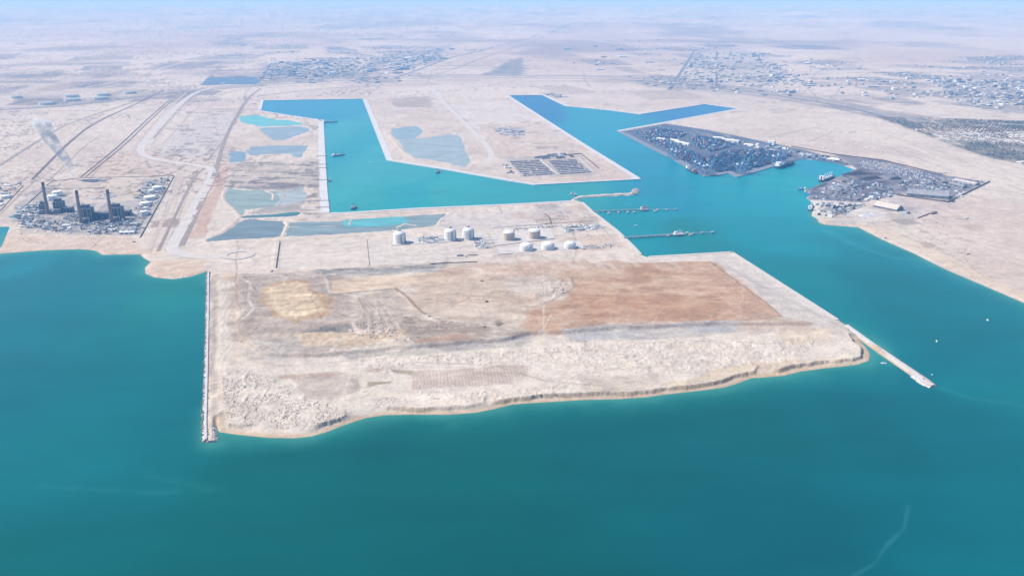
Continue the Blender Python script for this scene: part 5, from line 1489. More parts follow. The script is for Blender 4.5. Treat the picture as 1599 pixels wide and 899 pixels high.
# ------------------------------------------------------------------ container terminal
def sts_crane():
    t = thing('quay_crane', 'tall blue quay crane with raised boom', 'crane', (0, 0, 0), 0, 'container quay cranes')
    for sx in (-13, 13):
        for sy in (-15, 15):
            mb = MB(); mb.bar((sx, sy, 0), (sx, sy, 48 if sy > 0 else 52), 2.6); mb.box(sx, sy, 0, 6, 3.5, 2.5); obj('leg', mb, M_CRANE, t)
    for sx in (-13, 13):
        mb = MB(); mb.bar((sx, -15, 15), (sx, 15, 15), 2.4); mb.bar((sx, -15, 15), (sx, 15, 46), 1.6); obj('side_brace', mb, M_CRANE, t)
    mb = MB(); mb.bar((-13, 15, 17), (13, 15, 17), 2.4); mb.bar((-13, -15, 17), (13, -15, 17), 2.4); obj('sill_beam', mb, M_CRANE, t)
    mb = MB(); mb.bar((-4, -17, 50), (-4, 34, 50), 2.4, 3); mb.bar((4, -17, 50), (4, 34, 50), 2.4, 3); mb.bar((-13, -15, 48), (13, -15, 48), 2.6); mb.bar((-13, 15, 48), (13, 15, 48), 2.6); obj('girder', mb, M_CRANE, t)
    mb = MB(); mb.bar((-11, -15, 50), (0, -14, 80), 2); mb.bar((11, -15, 50), (0, -14, 80), 2); mb.bar((0, -14, 79), (0, 30, 51), 1.2); obj('apex_frame', mb, M_CRANE, t)
    mb = MB()
    for s in (-4, 4):
        mb.bar((s, -18, 50), (s * .6, -34, 112), 2.4, 3)
    for k in range(6):
        f = k / 6
        mb.bar((-4 + 1.6 * f, -18 - 16 * f, 50 + 62 * f), (4 - 1.6 * f, -18 - 16 * f, 50 + 62 * f), 1.4)
    mb.bar((0, -14, 80), (0, -30, 98), 1.0)
    obj('boom', mb, M_CRANE, t)
    mb = MB(); mb.box(0, 22, 51.6, 9, 14, 6); obj('machine_house', mb, M_WHITE, t)
    mb = MB(); mb.box(0, -8, 43, 3.5, 4, 4); obj('cab', mb, M_WHITE, t)
    return t
proto_crane = sts_crane()
QW = heading((1013, 231), (1051, 249.5))
crane_spots = [((1046.5, 245.8), QW - R(90), 'quay crane on the west container quay, first of the seaward pair'), ((1053, 249), QW - R(90), 'quay crane on the west container quay, second of the seaward pair'),
               ((1083, 265.5), QW - R(90), 'quay crane above the moored feeder ship, nearer the basin'), ((1089.5, 269), QW - R(90), 'quay crane above the moored feeder ship, nearer the quay corner'), ((1096.5, 272.5), QW - R(90), 'quay crane standing at the very corner of the container quay'),
               ((1108, 273.3), R(32), 'quay crane just round the corner on the south container quay'), ((1155, 271.5), R(32), 'quay crane on the bulge of the south container quay, its western one'), ((1163, 270), R(32), 'quay crane on the bulge of the south container quay, its eastern one'), ((1211, 258), R(32), 'quay crane over the long ship near the inner dock'), ((1219, 256), R(32), 'quay crane at the inner dock end of the container quay')]
for i, ((px, py), rz, lab) in enumerate(crane_spots):
    x, y = G(px, py, 4)
    if i == 0:
        proto_crane.location = (x, y, 4.05); proto_crane.rotation_euler.z = rz; proto_crane['label'] = lab
    else:
        copy_tree(proto_crane, (x, y, 4.05), rz, lab)

BOXC = {'blue': (0.05, 0.12, 0.28), 'teal': (0.05, 0.17, 0.25), 'navy': (0.03, 0.06, 0.14), 'red': (0.33, 0.10, 0.09), 'grey': (0.30, 0.33, 0.36), 'white': (0.66, 0.68, 0.70), 'orange': (0.42, 0.20, 0.10), 'green': (0.06, 0.18, 0.13)}
BOXM = {k: flat('container_' + k, v, .6, .2, .3) for k, v in BOXC.items()}
def stack_mesh(rnd):
    """a block of containers, 3 bays x 4 rows, uneven tiers, gaps between boxes"""
    mb = MB()
    for bx in range(2):
        for by in range(5):
            h = rnd.choice((2, 3, 3, 4, 4, 5))
            for tz in range(h):
                mb.box((bx - .5) * 12.8, (by - 2) * 2.75, tz * 2.6, 12.2, 2.44, 2.55, mi=rnd.choice((0, 0, 0, 1, 1, 2)))
    return mb
STACKS = []
rnd = random.Random(5)
for k, trio in enumerate((('blue', 'teal', 'white'), ('navy', 'blue', 'red'), ('teal', 'grey', 'navy'), ('red', 'orange', 'blue'), ('navy', 'teal', 'grey'), ('white', 'grey', 'blue'), ('blue', 'navy', 'green'))):
    STACKS.append((trio, stack_mesh(rnd).mesh('container_stack', [BOXM[c] for c in trio])))
def yard(px_poly, step, rz, fill, weights, seed):
    rnd = random.Random(seed)
    P = GP(px_poly)
    c, s = math.cos(rz), math.sin(rz)
    ctr = P.mean(0)
    out = []
    n = 60
    for i in range(-n, n):
        for j in range(-n, n):
            u, v = i * step[0] + (i // 4) * 14, j * step[1] + (j // 2) * 9
            x, y = ctr[0] + u * c - v * s, ctr[1] + u * s + v * c
            if P.min(0)[0] < x < P.max(0)[0] and P.min(0)[1] < y < P.max(0)[1] and inside((x, y), P) > 6 and rnd.random() < fill:
                out.append((x, y, rnd.choices(range(len(STACKS)), weights)[0], rz + rnd.choice((0, math.pi)), rnd.uniform(.8, 1.15)))
    return out
spots = yard([(1112, 270), (1137, 267.5), (1150, 270), (1168, 267), (1225, 250), (1240, 244), (1190, 234), (1140, 236), (1105, 246)], (27, 15.5), R(32), .86, (5, 4, 5, .6, 4, .7, 5), 1)
spots += yard([(1064, 248), (1100, 268), (1108, 262), (1100, 246), (1080, 236)], (27, 15.5), R(32), .8, (3, 4, 3, 3, 2, 2, 2), 2)
spots += yard([(1000, 214), (1058, 245), (1082, 238), (1064, 226), (1026, 213)], (27, 15.5), QW, .88, (3, 3, 2, 2.5, 3, 2, 2), 3)
spots += yard([(992, 208), (1030, 199), (1075, 208), (1060, 217), (1030, 215)], (27, 15.5), QW, .85, (3, 3, 3, 1.5, 3, 2, 3), 4)
spots += yard([(1078, 212), (1120, 216), (1150, 228), (1110, 238), (1085, 230)], (27, 15.5), QW, .62, (3, 1, 3, .5, 3, 2, 2), 6)
spots.sort(key=lambda q: q[1])
for x, y, k, rz, sz in spots[:300]:
    o = bpy.data.objects.new('container_stack', STACKS[k][1])
    COL.objects.link(o)
    o.location = (x, y, gz(x, y) - .1); o.rotation_euler.z = rz; o.scale = (1, 1, sz)
    tag(o, 'block of stacked shipping containers, mostly %s with some %s and %s' % STACKS[k][0], 'containers', 'container stacks in the southern yard')
rest = MB()
restm = [BOXM[c] for c in ('navy', 'blue', 'teal', 'grey', 'red', 'white')]
rr = random.Random(9)
for x, y, k, rz, sz in spots[300:]:
    for by in range(3):
        for bx in (-.5, .5):
            c, s = math.cos(rz), math.sin(rz)
            u, v = bx * 12.8, (by - 1) * 4.6
            rest.box(x + u * c - v * s, y + u * s + v * c, 2.9, 12.2, 4.3, 2.6 * rr.choice((2, 3, 4, 5)), rz, rr.choices(range(6), (4, 5, 5, 2, 2, 1))[0])
tag(obj('container_stacks', rest, restm), 'mass of small distant container stacks filling the northern yard', None, None, 'stuff')

# parked rows on the bulk terminal
pk = MB()
rr = random.Random(12)
P = GP([(1335, 250), (1375, 252), (1468, 276), (1440, 284), (1395, 276), (1345, 262)])
c, s = math.cos(R(-38)), math.sin(R(-38))
ctr = P.mean(0)
for i in range(-60, 60):
    for j in range(-22, 22):
        u, v = i * 11, j * 30
        x, y = ctr[0] + u * c - v * s, ctr[1] + u * s + v * c
        if P.min(0)[0] < x < P.max(0)[0] and P.min(0)[1] < y < P.max(0)[1] and rr.random() < .62 and vnoise(np.array([x / 70]), np.array([y / 70]), 5)[0] > .35 and inside((x, y), P) > 4:
            pk.box(x, y, 3, 4, 13, 3.2, R(-38) + .1, rr.choice((0, 0, 1, 2)), top=(.9, .8))
            pk.box(x + 7.5 * math.sin(R(38)), y + 7.5 * math.cos(R(38)), 3, 3, 3, 2.4, R(-38), 1)
tag(obj('parked_trailers', pk, [M_WHITE, M_LSTEEL, M_BLUER]), 'ranks of parked trailers covering the landward bulk terminal', None, None, 'stuff')

# ------------------------------------------------------------------ ships, dredgers and boats
def hull_mesh(L, B, D, mi=0):
    mb = MB()
    st = [(-.5, .72, .1), (-.46, .92, 0), (-.3, 1, 0), (.3, 1, 0), (.4, .82, 0), (.46, .5, .08), (.5, .04, .16)]
    V, F = [], []
    for f, b, rise in st:
        x, w = f * L, b * B / 2
        V += [(x, -w * .8, -3), (x, -w, D * (1 + rise)), (x, w, D * (1 + rise)), (x, w * .8, -3)]
    for i in range(len(st) - 1):
        a, b = i * 4, i * 4 + 4
        F += [(a, b, b + 1, a + 1), (a + 1, b + 1, b + 2, a + 2), (a + 2, b + 2, b + 3, a + 3)]
    F += [(0, 1, 2, 3), tuple(len(V) - 4 + k for k in (3, 2, 1, 0))]
    mb.add(V, F, mi)
    return mb
def ship(px, py, L, B, D, rz, label, kind, group=None):
    x, y = G(px, py, 0)
    t = thing('ship' if kind != 'dredger' else 'dredger', label, 'ship' if kind != 'dredger' else 'dredger', (x, y, 0), rz, group)
    hb = obj('hull', hull_mesh(L, B, D), M_HULL if kind != 'supply' else M_BLUER, t)
    mb = MB(); mb.box(-L * .03, 0, D + .05, L * .84, B * .86, .5); obj('deck', mb, M_DECK, t)
    sl = L * .09 if kind == 'bulk' else L * .16
    br = MB(); br.box(-L * .41, 0, D, sl, B * .86, D * .9); br.box(-L * .41, 0, D * 1.9, sl * .8, B * .7, D * .55); br.box(-L * .395, 0, D * 2.45, sl * .5, B * .98, 3)
    su = obj('superstructure', br, M_WHITE, t)
    mb = MB(); mb.box(-L * .395 + sl * .26, 0, D * 2.45 + 1, .5, B * .8, 1.4); obj('bridge_window', mb, M_GLASS, su)
    mb = MB(); mb.lathe(-L * .455, 0, [(3, D), (2.6, D * 2.7), (1.6, D * 2.75)], 10); obj('funnel', mb, M_RED if kind == 'bulk' else M_HULL, t)
    if kind == 'bulk':
        for k in range(6):
            mb = MB(); mb.box(-L * .28 + k * L * .115, 0, D + .5, L * .085, B * .62, 2.4); obj('hatch_cover', mb, M_LSTEEL, t)
        for k in range(4):
            xx = -L * .22 + k * L * .165
            mb = MB(); mb.lathe(xx, 0, [(1.7, D), (1.4, D + 20)], 8); mb.bar((xx, 0, D + 17), (xx + 20, 4, D + 26), 1.2); obj('deck_crane', mb, M_WHITE, t)
    elif kind == 'box':
        for k in range(7):
            mb = MB(); mb.box(-L * .27 + k * L * .1, 0, D + .5, L * .085, B * .84, 5 + 2.6 * ((k * 7) % 4)); obj('container_bay', mb, (BOXM['blue'], BOXM['grey'], BOXM['red'], BOXM['teal'])[k % 4], t)
    elif kind == 'dredger':
        mb = MB(); mb.bar((L * .2, 0, D), (L * .28, 0, D + 16), 1.6); mb.bar((L * .28, 0, D + 16), (L * .62, 0, 1), 1.8); obj('cutter_ladder', mb, M_STEEL, t)
        mb = MB(); mb.bar((-L * .2, 4, 0), (-L * .2, 4, D + 22), 1.6); mb.bar((-L * .2, -4, 0), (-L * .2, -4, D + 22), 1.6); obj('spud', mb, M_STEEL, t)
        mb = MB(); mb.box(L * .05, 0, D, L * .25, B * .6, 5); obj('pump_house', mb, M_LSTEEL, t)
    else:
        mb = MB(); mb.lathe(L * .1, 0, [(1.5, D), (1.2, D + 12)], 8); mb.bar((L * .1, 0, D + 11), (L * .3, 2, D + 15), 1); obj('deck_crane', mb, M_WHITE, t)
        mb = MB(); mb.box(L * .1, 3, D, L * .2, B * .4, 3); obj('cargo', mb, M_LSTEEL, t)
    mb = MB(); mb.bar((L * .42, 0, D), (L * .42, 0, D + 12), .8); obj('foremast', mb, M_WHITE, t)
    return t
ship(1291.5, 280.5, 190, 30, 12, heading((1280, 285), (1307, 275)), 'bulk carrier with white superstructure moored along the coal berth', 'bulk')
ship(1266, 325.5, 120, 20, 8, heading((1263, 334), (1270, 319)), 'small cargo ship moored against the white bulk quay', 'supply')
ship(1251.5, 296.5, 46, 12, 5, heading((1256, 297), (1247, 297)), 'white supply boat lying off the bulk berth point', 'supply')
ship(1262, 302.5, 60, 14, 5, heading((1256, 300), (1268, 305)), 'workboat tied up in the notch below the bulk berth', 'supply')
ship(1080, 268.5, 150, 24, 10, heading((1070, 263), (1090, 274)), 'feeder ship with coloured containers under the west quay cranes', 'box')
ship(1226, 259.5, 230, 32, 14, heading((1208, 264), (1246, 252.5)), 'long container ship moored along the south container quay', 'box')
DG = 'dredgers working in the western basin'
ship(516, 191.5, 110, 20, 6, heading((508, 191.5), (526, 191)), 'long dark dredger below the northern quay of the western basin', 'dredger', DG)
ship(528.5, 243.5, 90, 18, 6, heading((521, 244), (536, 242)), 'dark dredger in the middle of the western basin', 'dredger', DG)
ship(553, 326, 46, 14, 6, heading((549, 327.5), (558, 323)), 'dark dredger close to the south sea wall of the basin', 'dredger', DG)
ship(684, 270, 44, 12, 5, heading((680, 271.5), (688, 268)), 'small dark dredger close to the pier quay', 'dredger', DG)
ship(515.5, 283, 22, 9, 4, R(70), 'tiny dark workboat alongside the broad white quay', 'supply', DG)
ship(896, 305.5, 40, 12, 5, heading((890, 304), (902, 307)), 'dark workboat at the root of the mole', 'supply')
for px, py, L, rz, lab in ((1542, 500, 13, 1.4, 'white motor boat heading up the eastern channel'), (1380, 567.5, 15, -.2, 'white launch beside the eastern breakwater'), (993, 352, 14, .4, 'small white launch between the tanker jetties'), (578, 253.5, 16, 0, 'small white launch in the western basin'), (1462.5, 533, 11, 1.4, 'small white boat in open water east of the breakwater'), (1455.5, 585.5, 6, .6, 'tiny skiff just off the eastern breakwater head')):
    x, y = G(px, py, 0)
    t = thing('motor_boat', lab, 'boat', (x, y, 0), rz)
    obj('hull', hull_mesh(L, L * .3, 1.8), M_WHITE, t)
    mb = MB(); mb.box(-L * .05, 0, 1.8, L * .35, L * .22, 2, top=(.8, .9)); obj('cabin', mb, M_WHITER, t)
    mb = MB(); mb.box(L * .1, 0, 2.4, .3, L * .18, .9); obj('windscreen', mb, M_GLASS, t)

# ------------------------------------------------------------------ tanker jetties
def jetty(a, b, plat, pile_gap, label, deckmat, plates):
    A0, B0 = np.array(G(*a, 6)), np.array(G(*b, 6))
    L = float(np.hypot(*(B0 - A0)))
    rz = math.atan2(B0[1] - A0[1], B0[0] - A0[0])
    t = thing('jetty', label, 'jetty', (A0[0], A0[1], 0), rz)
    mb = MB(); mb.box(L / 2, 0, 6, L, 9, 1.4); obj('deck', mb, deckmat, t)
    for y0 in (-3, 0, 3):
        mb = MB(); mb.bar((0, y0, 8.2), (L, y0, 8.2), 1.1); obj('pipe', mb, M_LSTEEL, t)
    for k in range(int(L / pile_gap)):
        mb = MB(); mb.box((k + .5) * pile_gap, 0, 4.6, 4, 11, 1.4)
        for sy in (-4, 4):
            mb.bar(((k + .5) * pile_gap, sy * 1.2, -3), ((k + .5) * pile_gap, sy, 5), 1.6)
        obj('pile_bent', mb, M_STEEL, t)
    mb = MB(); mb.box(L + plat[0] / 2, 0, 5.4, plat[0], plat[1], 2.6); obj('platform', mb, deckmat, t)
    for k in range(5):
        mb = MB(); q = L + plat[0] * (.18 + .15 * k); mb.bar((q, -plat[1] * .3, 8), (q, -plat[1] * .3, 24), 1.3); mb.bar((q, -plat[1] * .3, 24), (q, -plat[1] * .3 - 8, 14), 1.1); obj('loading_arm', mb, plates, t)
    mb = MB(); mb.box(L + plat[0] * .3, plat[1] * .25, 8, 12, 8, 7); mb.box(L + plat[0] * .3, plat[1] * .25, 15, 14, 10, .8); obj('control_hut', mb, M_WHITE, t)
    mb = MB()
    for sx in (-3, 3):
        mb.bar((L + plat[0] * .7 + sx, plat[1] * .3, 8), (L + plat[0] * .7, plat[1] * .3, 32), .9)
    obj('tower', mb, plates, t)
jetty((926, 330), (1000, 327.2), (34, 26), 24, 'dark trestle jetty reaching out to a reddish loading platform', M_LSTEEL, M_RED)
jetty((974, 371), (1051, 366), (48, 26), 20, 'pale trestle jetty reaching out to a white loading platform', M_CONC, M_LSTEEL)
_dol = MB(); _dol.box(0, 0, 4, 11, 11, 2.6); _dol.lathe(0, 0, [(1.2, 6.6), (1.2, 9)], 8)
for sx in (-3.5, 3.5):
    for sy in (-3.5, 3.5):
        _dol.bar((sx * 1.3, sy * 1.3, -3), (sx, sy, 4.5), 1.6)
_dolm = _dol.mesh('mooring_dolphin', M_CONC)
for pts, which in (([(951, 332.4), (966, 331.5), (980.5, 331), (990.5, 330.8), (1023, 329.2), (1027, 327.3), (1041, 326.9), (1055, 326.2)], 'the dark trestle jetty'), ([(999, 369.6), (1014, 368.5), (1032, 367.6), (1043, 367.7), (1073, 363.2), (1078, 366.2), (1083, 364.2), (1097, 363.2), (1112.5, 362)], 'the pale trestle jetty')):
    for i, (px, py) in enumerate(pts):
        x, y = G(px, py, 5)
        o = bpy.data.objects.new('mooring_dolphin', _dolm)
        COL.objects.link(o)
        o.location = (x, y, 0); o.rotation_euler.z = TH
        n = len(pts)
        if i < 4:
            lab = '%s square dolphin from the shore beside %s' % (('first', 'second', 'third', 'fourth')[i], which)
        else:
            lab = '%s square dolphin outward of the loading platform of %s' % (('first', 'second', 'third', 'fourth', 'fifth')[i - 4], which)
        tag(o, lab, 'dolphin', 'mooring dolphins of the tanker jetties')
for a, b, lab in (((1012, 326.6), (1055, 326), 'thin catwalk linking the outer dolphins of the dark jetty'), ((1069, 364.8), (1112.5, 362), 'thin catwalk linking the outer dolphins of the pale jetty')):
    A0, B0 = np.array(G(*a, 7)), np.array(G(*b, 7))
    mb = MB(); mb.bar((0, 0, 7.4), (*(B0 - A0), 7.4), 2.2, 1.6)
    tag(obj('catwalk', mb, M_LSTEEL, None, (A0[0], A0[1], 0)), lab, 'catwalk')

# dredge pipelines laid across the broad western quay
for k, (yv, lab) in enumerate(((243.5, 'beside the middle dredger'), (256.5, 'a little south of the middle dredger'), (262, 'second south of the middle dredger'), (281, 'next to the tiny workboat'), (313, 'at the southern end'), (323.5, 'closest to the basin corner'))):
    a, b = np.array(G(494, yv + .3, 5)), np.array(G(512 + (yv - 250) * .05, yv - .2, 5))
    mb = MB(); mb.bar((0, 0, 5.2), (*(b - a), 5.0), 2.2)
    tag(obj('pipeline', mb, M_DARKSOIL, None, (a[0], a[1], 0)), 'dark dredge pipe crossing the broad white quay, ' + lab, 'pipe', 'dredge pipes across the quay')

# ------------------------------------------------------------------ resort on the eastern coast road: houses and planting
def house_proto(mats):
    mb = MB(); mb.box(0, 0, 0, 16, 12, 6.5); mb.box(0, 0, 6.5, 17, 13, .7, mi=1); mb.box(9, 2, 0, 6, 8, 3.6); mb.box(-3, 1, 7.2, 5, 4, 2.6); mb.box(0, -6.1, 1, 8, .4, 3.4, mi=2); mb.box(-4, -8, 3.4, 7, 4, .4, mi=1)
    return mb.mesh('resort_house', mats)
HOUSES = [('white', house_proto([M_WHITE, M_WHITER, M_GLASS])), ('cream', house_proto([M_CREAM, M_WHITER, M_GLASS])), ('brown roofed', house_proto([M_CREAM, M_BROWNR, M_GLASS]))]
rr = random.Random(31)
resort = [(1375, 184), (1440, 184), (1599, 190), (1640, 200), (1640, 270), (1599, 258), (1520, 238), (1440, 208)]
RP = GP(resort)
ctr = RP.mean(0)
rz = heading((1375, 184), (1599, 258))
c, s = math.cos(rz), math.sin(rz)
hs = []
for i in range(-60, 60):
    for j in range(-40, 40):
        u = i * 34 + 10 * math.sin(j)
        v = j * 46 + 60 * math.sin(i * .16 + j * .3)
        x, y = ctr[0] + u * c - v * s, ctr[1] + u * s + v * c
        if not (RP.min(0)[0] < x < RP.max(0)[0] and RP.min(0)[1] < y < RP.max(0)[1]) or inside((x, y), RP) < 15:
            continue
        if vnoise(np.array([x / 260]), np.array([y / 260]), 8)[0] < .40:
            continue
        hs.append((x, y, rz + .3 * math.cos(i * .16) + rr.uniform(-.1, .1)))
hs.sort(key=lambda q: q[1])
hx = ground(np.array([q[0] for q in hs]), np.array([q[1] for q in hs]))
for i, (x, y, a) in enumerate(hs[:290]):
    w, me = HOUSES[rr.choices((0, 1, 2), (1, 4, 4))[0]]
    o = bpy.data.objects.new('resort_house', me)
    COL.objects.link(o)
    k = rr.uniform(1.0, 1.5)
    o.location = (x, y, float(hx[i]) - .2); o.rotation_euler.z = a; o.scale = (k * 1.2, k, k * .9)
    tag(o, 'small %s house in the curving resort rows' % w, 'house', 'resort houses beside the desert')
far = MB()
for i, (x, y, a) in enumerate(hs[290:]):
    far.box(x, y, float(hx[290 + i]) - .2, 22, 16, 6.5, a, rr.choice((0, 0, 1)))
    far.box(x, y, float(hx[290 + i]) + 6.3, 8, 7, 3, a, 1)
tag(obj('far_houses', far, [M_CREAM, M_BROWNR]), 'mass of small distant resort houses behind the nearer rows', None, None, 'stuff')
# gardens and palms between the houses: many small leaf clumps
tr = MB()
pts = []
while len(pts) < 3600:
    x, y = rr.uniform(RP.min(0)[0], RP.max(0)[0]), rr.uniform(RP.min(0)[1], RP.max(0)[1])
    if vnoise(np.array([x / 170]), np.array([y / 170]), 14)[0] > .42 and inside((x, y), RP) > 0:
        pts.append((x, y))
pz = ground(np.array([p[0] for p in pts]), np.array([p[1] for p in pts]))
for (x, y), z in zip(pts, pz):
    h, r = rr.uniform(4, 9), rr.uniform(2.5, 6)
    tr.bar((x, y, z), (x + rr.uniform(-1, 1), y, z + h), .6)
    for q in range(5):
        a, ex = rr.uniform(0, 6.28), rr.uniform(.4, 1)
        px, py, pz_ = x + r * ex * math.cos(a), y + r * ex * math.sin(a), z + h + rr.uniform(-1.5, 1.5)
        e = rr.uniform(1.5, 3)
        tr.add([(px - e, py, pz_ - .6), (px + e, py - e * .6, pz_), (px + .3 * e, py + e, pz_ - .4), (px, py, pz_ + 1.2)], [(0, 1, 3), (1, 2, 3), (2, 0, 3)])
tag(obj('garden_trees', tr, M_GREEN), 'dusty green palms and garden trees between the resort houses', None, None, 'stuff')
for pts, lab in (([(1416, 186), (1440, 192), (1452, 203), (1475, 214), (1500, 226)], 'curving pale street through the resort'), ([(1450, 186), (1470, 196), (1500, 204), (1530, 216), (1580, 236)], 'second curving pale street through the resort'), ([(1375, 187), (1440, 210), (1520, 240), (1620, 272)], 'sandy road along the desert edge of the resort')):
    strip('road', pts, -9, 9, .6, M_DIRT, lab)

# ------------------------------------------------------------------ earth heaps and debris on the working ground
def debris(polys, counts, name, label, mat, size, seed, flat_=.5):
    rnd = random.Random(seed)
    X, Y = [], []
    for poly, n in zip(polys, counts):
        P = GP(poly)
        lo, hi = P.min(0), P.max(0)
        xs = np.array([rnd.uniform(lo[0], hi[0]) for _ in range(n * 3)]); ys = np.array([rnd.uniform(lo[1], hi[1]) for _ in range(n * 3)])
        k = (poly_sd(xs, ys, P) > 4) & (vnoise(xs / 45, ys / 45, seed) > .38)
        X += list(xs[k][:n]); Y += list(ys[k][:n])
    X, Y = np.array(X), np.array(Y)
    Z = ground(X, Y)
    mb = MB()
    for x, y, z in zip(X, Y, Z):
        if z < 1.6:
            continue
        r = rnd.uniform(*size)
        n = 6
        V = [(x + r * rnd.uniform(.75, 1.2) * math.cos(6.283 * i / n), y + r * rnd.uniform(.75, 1.2) * math.sin(6.283 * i / n), z - .5) for i in range(n)]
        V += [(x + rnd.uniform(-.3, .3) * r, y + rnd.uniform(-.3, .3) * r, z + r * flat_ * rnd.uniform(.6, 1.2))]
        mb.add(V, [(i, (i + 1) % n, n) for i in range(n)])
    o = obj(name, mb, mat)
    return tag(o, label, None, None, 'stuff')
M_SPOILH = flat('spoil_heap_soil', A(232, 218, 202), .95, .2, .06)
M_GREYH = flat('grey_spoil_soil', A(182, 170, 160), .95, .3, .06)
debris([[(345, 580), (420, 588), (455, 612), (480, 626), (545, 642), (540, 655), (480, 672), (390, 670), (345, 650)], [(560, 566), (900, 542), (1290, 530), (1230, 572), (1000, 588), (830, 572), (640, 575), (600, 600)], [(700, 620), (900, 602), (880, 618), (740, 640)], [(560, 612), (640, 612), (700, 625), (640, 640), (560, 640)]],
       [1300, 900, 150, 120], 'sand_heaps', 'countless small tipped sand heaps on the southern reclaimed land', M_SPOILH, (2.0, 4.2), 61, .55)
debris([[(372, 432), (410, 430), (400, 470), (405, 520), (372, 560)], [(470, 520), (560, 510), (640, 500), (700, 515), (640, 545)], [(362, 255), (500, 250), (500, 292), (350, 292)], [(474, 215), (498, 205), (502, 335), (476, 335)], [(840, 442), (893, 440), (888, 468), (830, 474)], [(400, 338), (500, 335), (690, 328), (690, 331), (500, 342)]],
       [220, 420, 420, 520, 120, 260], 'spoil_heaps', 'scattered grey spoil heaps among the ponds and soil banks', M_GREYH, (2.0, 4.6), 62, .45)
debris([[(610, 160), (690, 152), (760, 235), (735, 262), (650, 192)], [(745, 196), (880, 215), (970, 272), (920, 278), (780, 245)], [(800, 335), (900, 330), (960, 366), (975, 388), (900, 396), (900, 372)], [(290, 180), (370, 170), (340, 250), (240, 230)], [(1290, 345), (1380, 350), (1520, 420), (1500, 350), (1400, 320)], [(1240, 205), (1400, 225), (1440, 265), (1300, 240)], [(20, 350), (120, 352), (220, 372), (200, 385), (30, 380)], [(0, 230), (110, 190), (250, 160), (120, 275), (0, 290)]],
       [250, 420, 160, 300, 160, 200, 120, 700], 'ground_debris', 'loose stones, scrub and small mounds dotted over the port land', flat('scrub_debris', A(120, 108, 102), .95, .35, .05), (1.6, 4.5), 63, .6)

# ------------------------------------------------------------------ vehicles on the works
def truck_proto():
    t = thing('dump_truck', 'dump truck', 'truck', (0, 0, 0), 0, 'trucks on the works')
    mb = MB(); mb.box(3.6, 0, 1, 2.4, 2.6, 2.6, top=(.8, .95)); obj('cab', mb, M_WHITE, t)
    mb = MB(); mb.box(-1.4, 0, 1.3, 7, 2.7, 2.0, top=(1.08, 1.1)); obj('tipper_body', mb, M_BROWNR, t)
    for sx in (-3.6, -2, 3.4):
        mb = MB(); mb.bar((sx, -1.4, .7), (sx, 1.4, .7), 1.4); obj('wheels', mb, M_HULL, t)
    return t
tp = truck_proto()
trucks = [((672, 495), 'parked on the brown track in the reclaimed land'), ((756, 510), 'near the dark round pond bed'), ((760, 471), 'crossing the pale middle of the reclaimed land'), ((424, 424), 'on the shore road by the roundabout'), ((880, 458), 'at the edge of the brown field'), ((1288, 232), 'on the open desert behind the port'), ((1382, 372), 'on the eastern beach road'), ((210, 378), 'on the beach below the power station'), ((752, 439), 'on the northern track of the reclaimed land'), ((1512, 397), 'on the eastern desert track')]
for i, ((px, py), lab) in enumerate(trucks):
    x, y, z = on_ground(px, py, .0)
    sc = (1.3, 1.3, 1.3)
    if i == 0:
        tp.location = (x, y, z); tp.scale = sc; tp['label'] = 'dump truck ' + lab
    else:
        copy_tree(tp, (x, y, z), random.uniform(0, 6), 'dump truck ' + lab, None, sc)

# ------------------------------------------------------------------ smoke rising behind the power station
def smoke():
    x0, y0, z0 = on_ground(113, 281)
    n = 18
    V, F = [], []
    K = 14
    for k in range(K):
        f = k / (K - 1)
        cx, cy, cz = -150 * f ** 1.3 + 12 * math.sin(f * 7), 30 * f, 8 + 330 * f
        r = 9 + 46 * f ** .8
        if k in (0, K - 1):
            r *= .3
        for i in range(n):
            a = 2 * math.pi * i / n
            V.append((cx + r * math.cos(a), cy + r * math.sin(a), cz))
    for k in range(K - 1):
        for i in range(n):
            j = (i + 1) % n
            F.append((k * n + i, k * n + j, (k + 1) * n + j, (k + 1) * n + i))
    F += [tuple(range(n - 1, -1, -1)), tuple((K - 1) * n + i for i in range(n))]
    mb = MB(); mb.add(V, F)
    m = bpy.data.materials.new('smoke_volume')
    m.use_nodes = True
    nn, l = m.node_tree.nodes, m.node_tree.links
    nn.remove(nn['Principled BSDF'])
    pv = nn.new('ShaderNodeVolumePrincipled')
    pv.inputs['Color'].default_value = (.93, .97, 1, 1)
    geo = nn.new('ShaderNodeTexCoord')
    nz = nn.new('ShaderNodeTexNoise'); nz.inputs['Scale'].default_value = .028; nz.inputs['Detail'].default_value = 4
    l.new(geo.outputs['Object'], nz.inputs['Vector'])
    mr = nn.new('ShaderNodeMapRange'); mr.inputs[1].default_value = .42; mr.inputs[2].default_value = .72; mr.inputs[3].default_value = 0; mr.inputs[4].default_value = .075
    l.new(nz.outputs[0], mr.inputs[0]); l.new(mr.outputs[0], pv.inputs['Density'])
    l.new(pv.outputs[0], nn['Material Output'].inputs['Volume'])
    m.cycles.volume_step_rate = .4 if hasattr(m, 'cycles') and hasattr(m.cycles, 'volume_step_rate') else 1
    o = obj('smoke', mb, m, None, (x0, y0, z0))
    tag(o, 'thin bluish smoke plume drifting up from behind the power station', None, None, 'stuff')
    t = thing('flare_stack', 'short thin flare stack under the drifting smoke plume', 'flare stack', (x0, y0, z0))
    mb = MB(); mb.lathe(0, 0, [(1.6, 0), (1.1, 9)], 10); obj('shaft', mb, M_STEEL, t)
    mb = MB(); mb.bar((-4, -3, 0), (0, 0, 6), .4); obj('stay', mb, M_STEEL, t)
smoke()

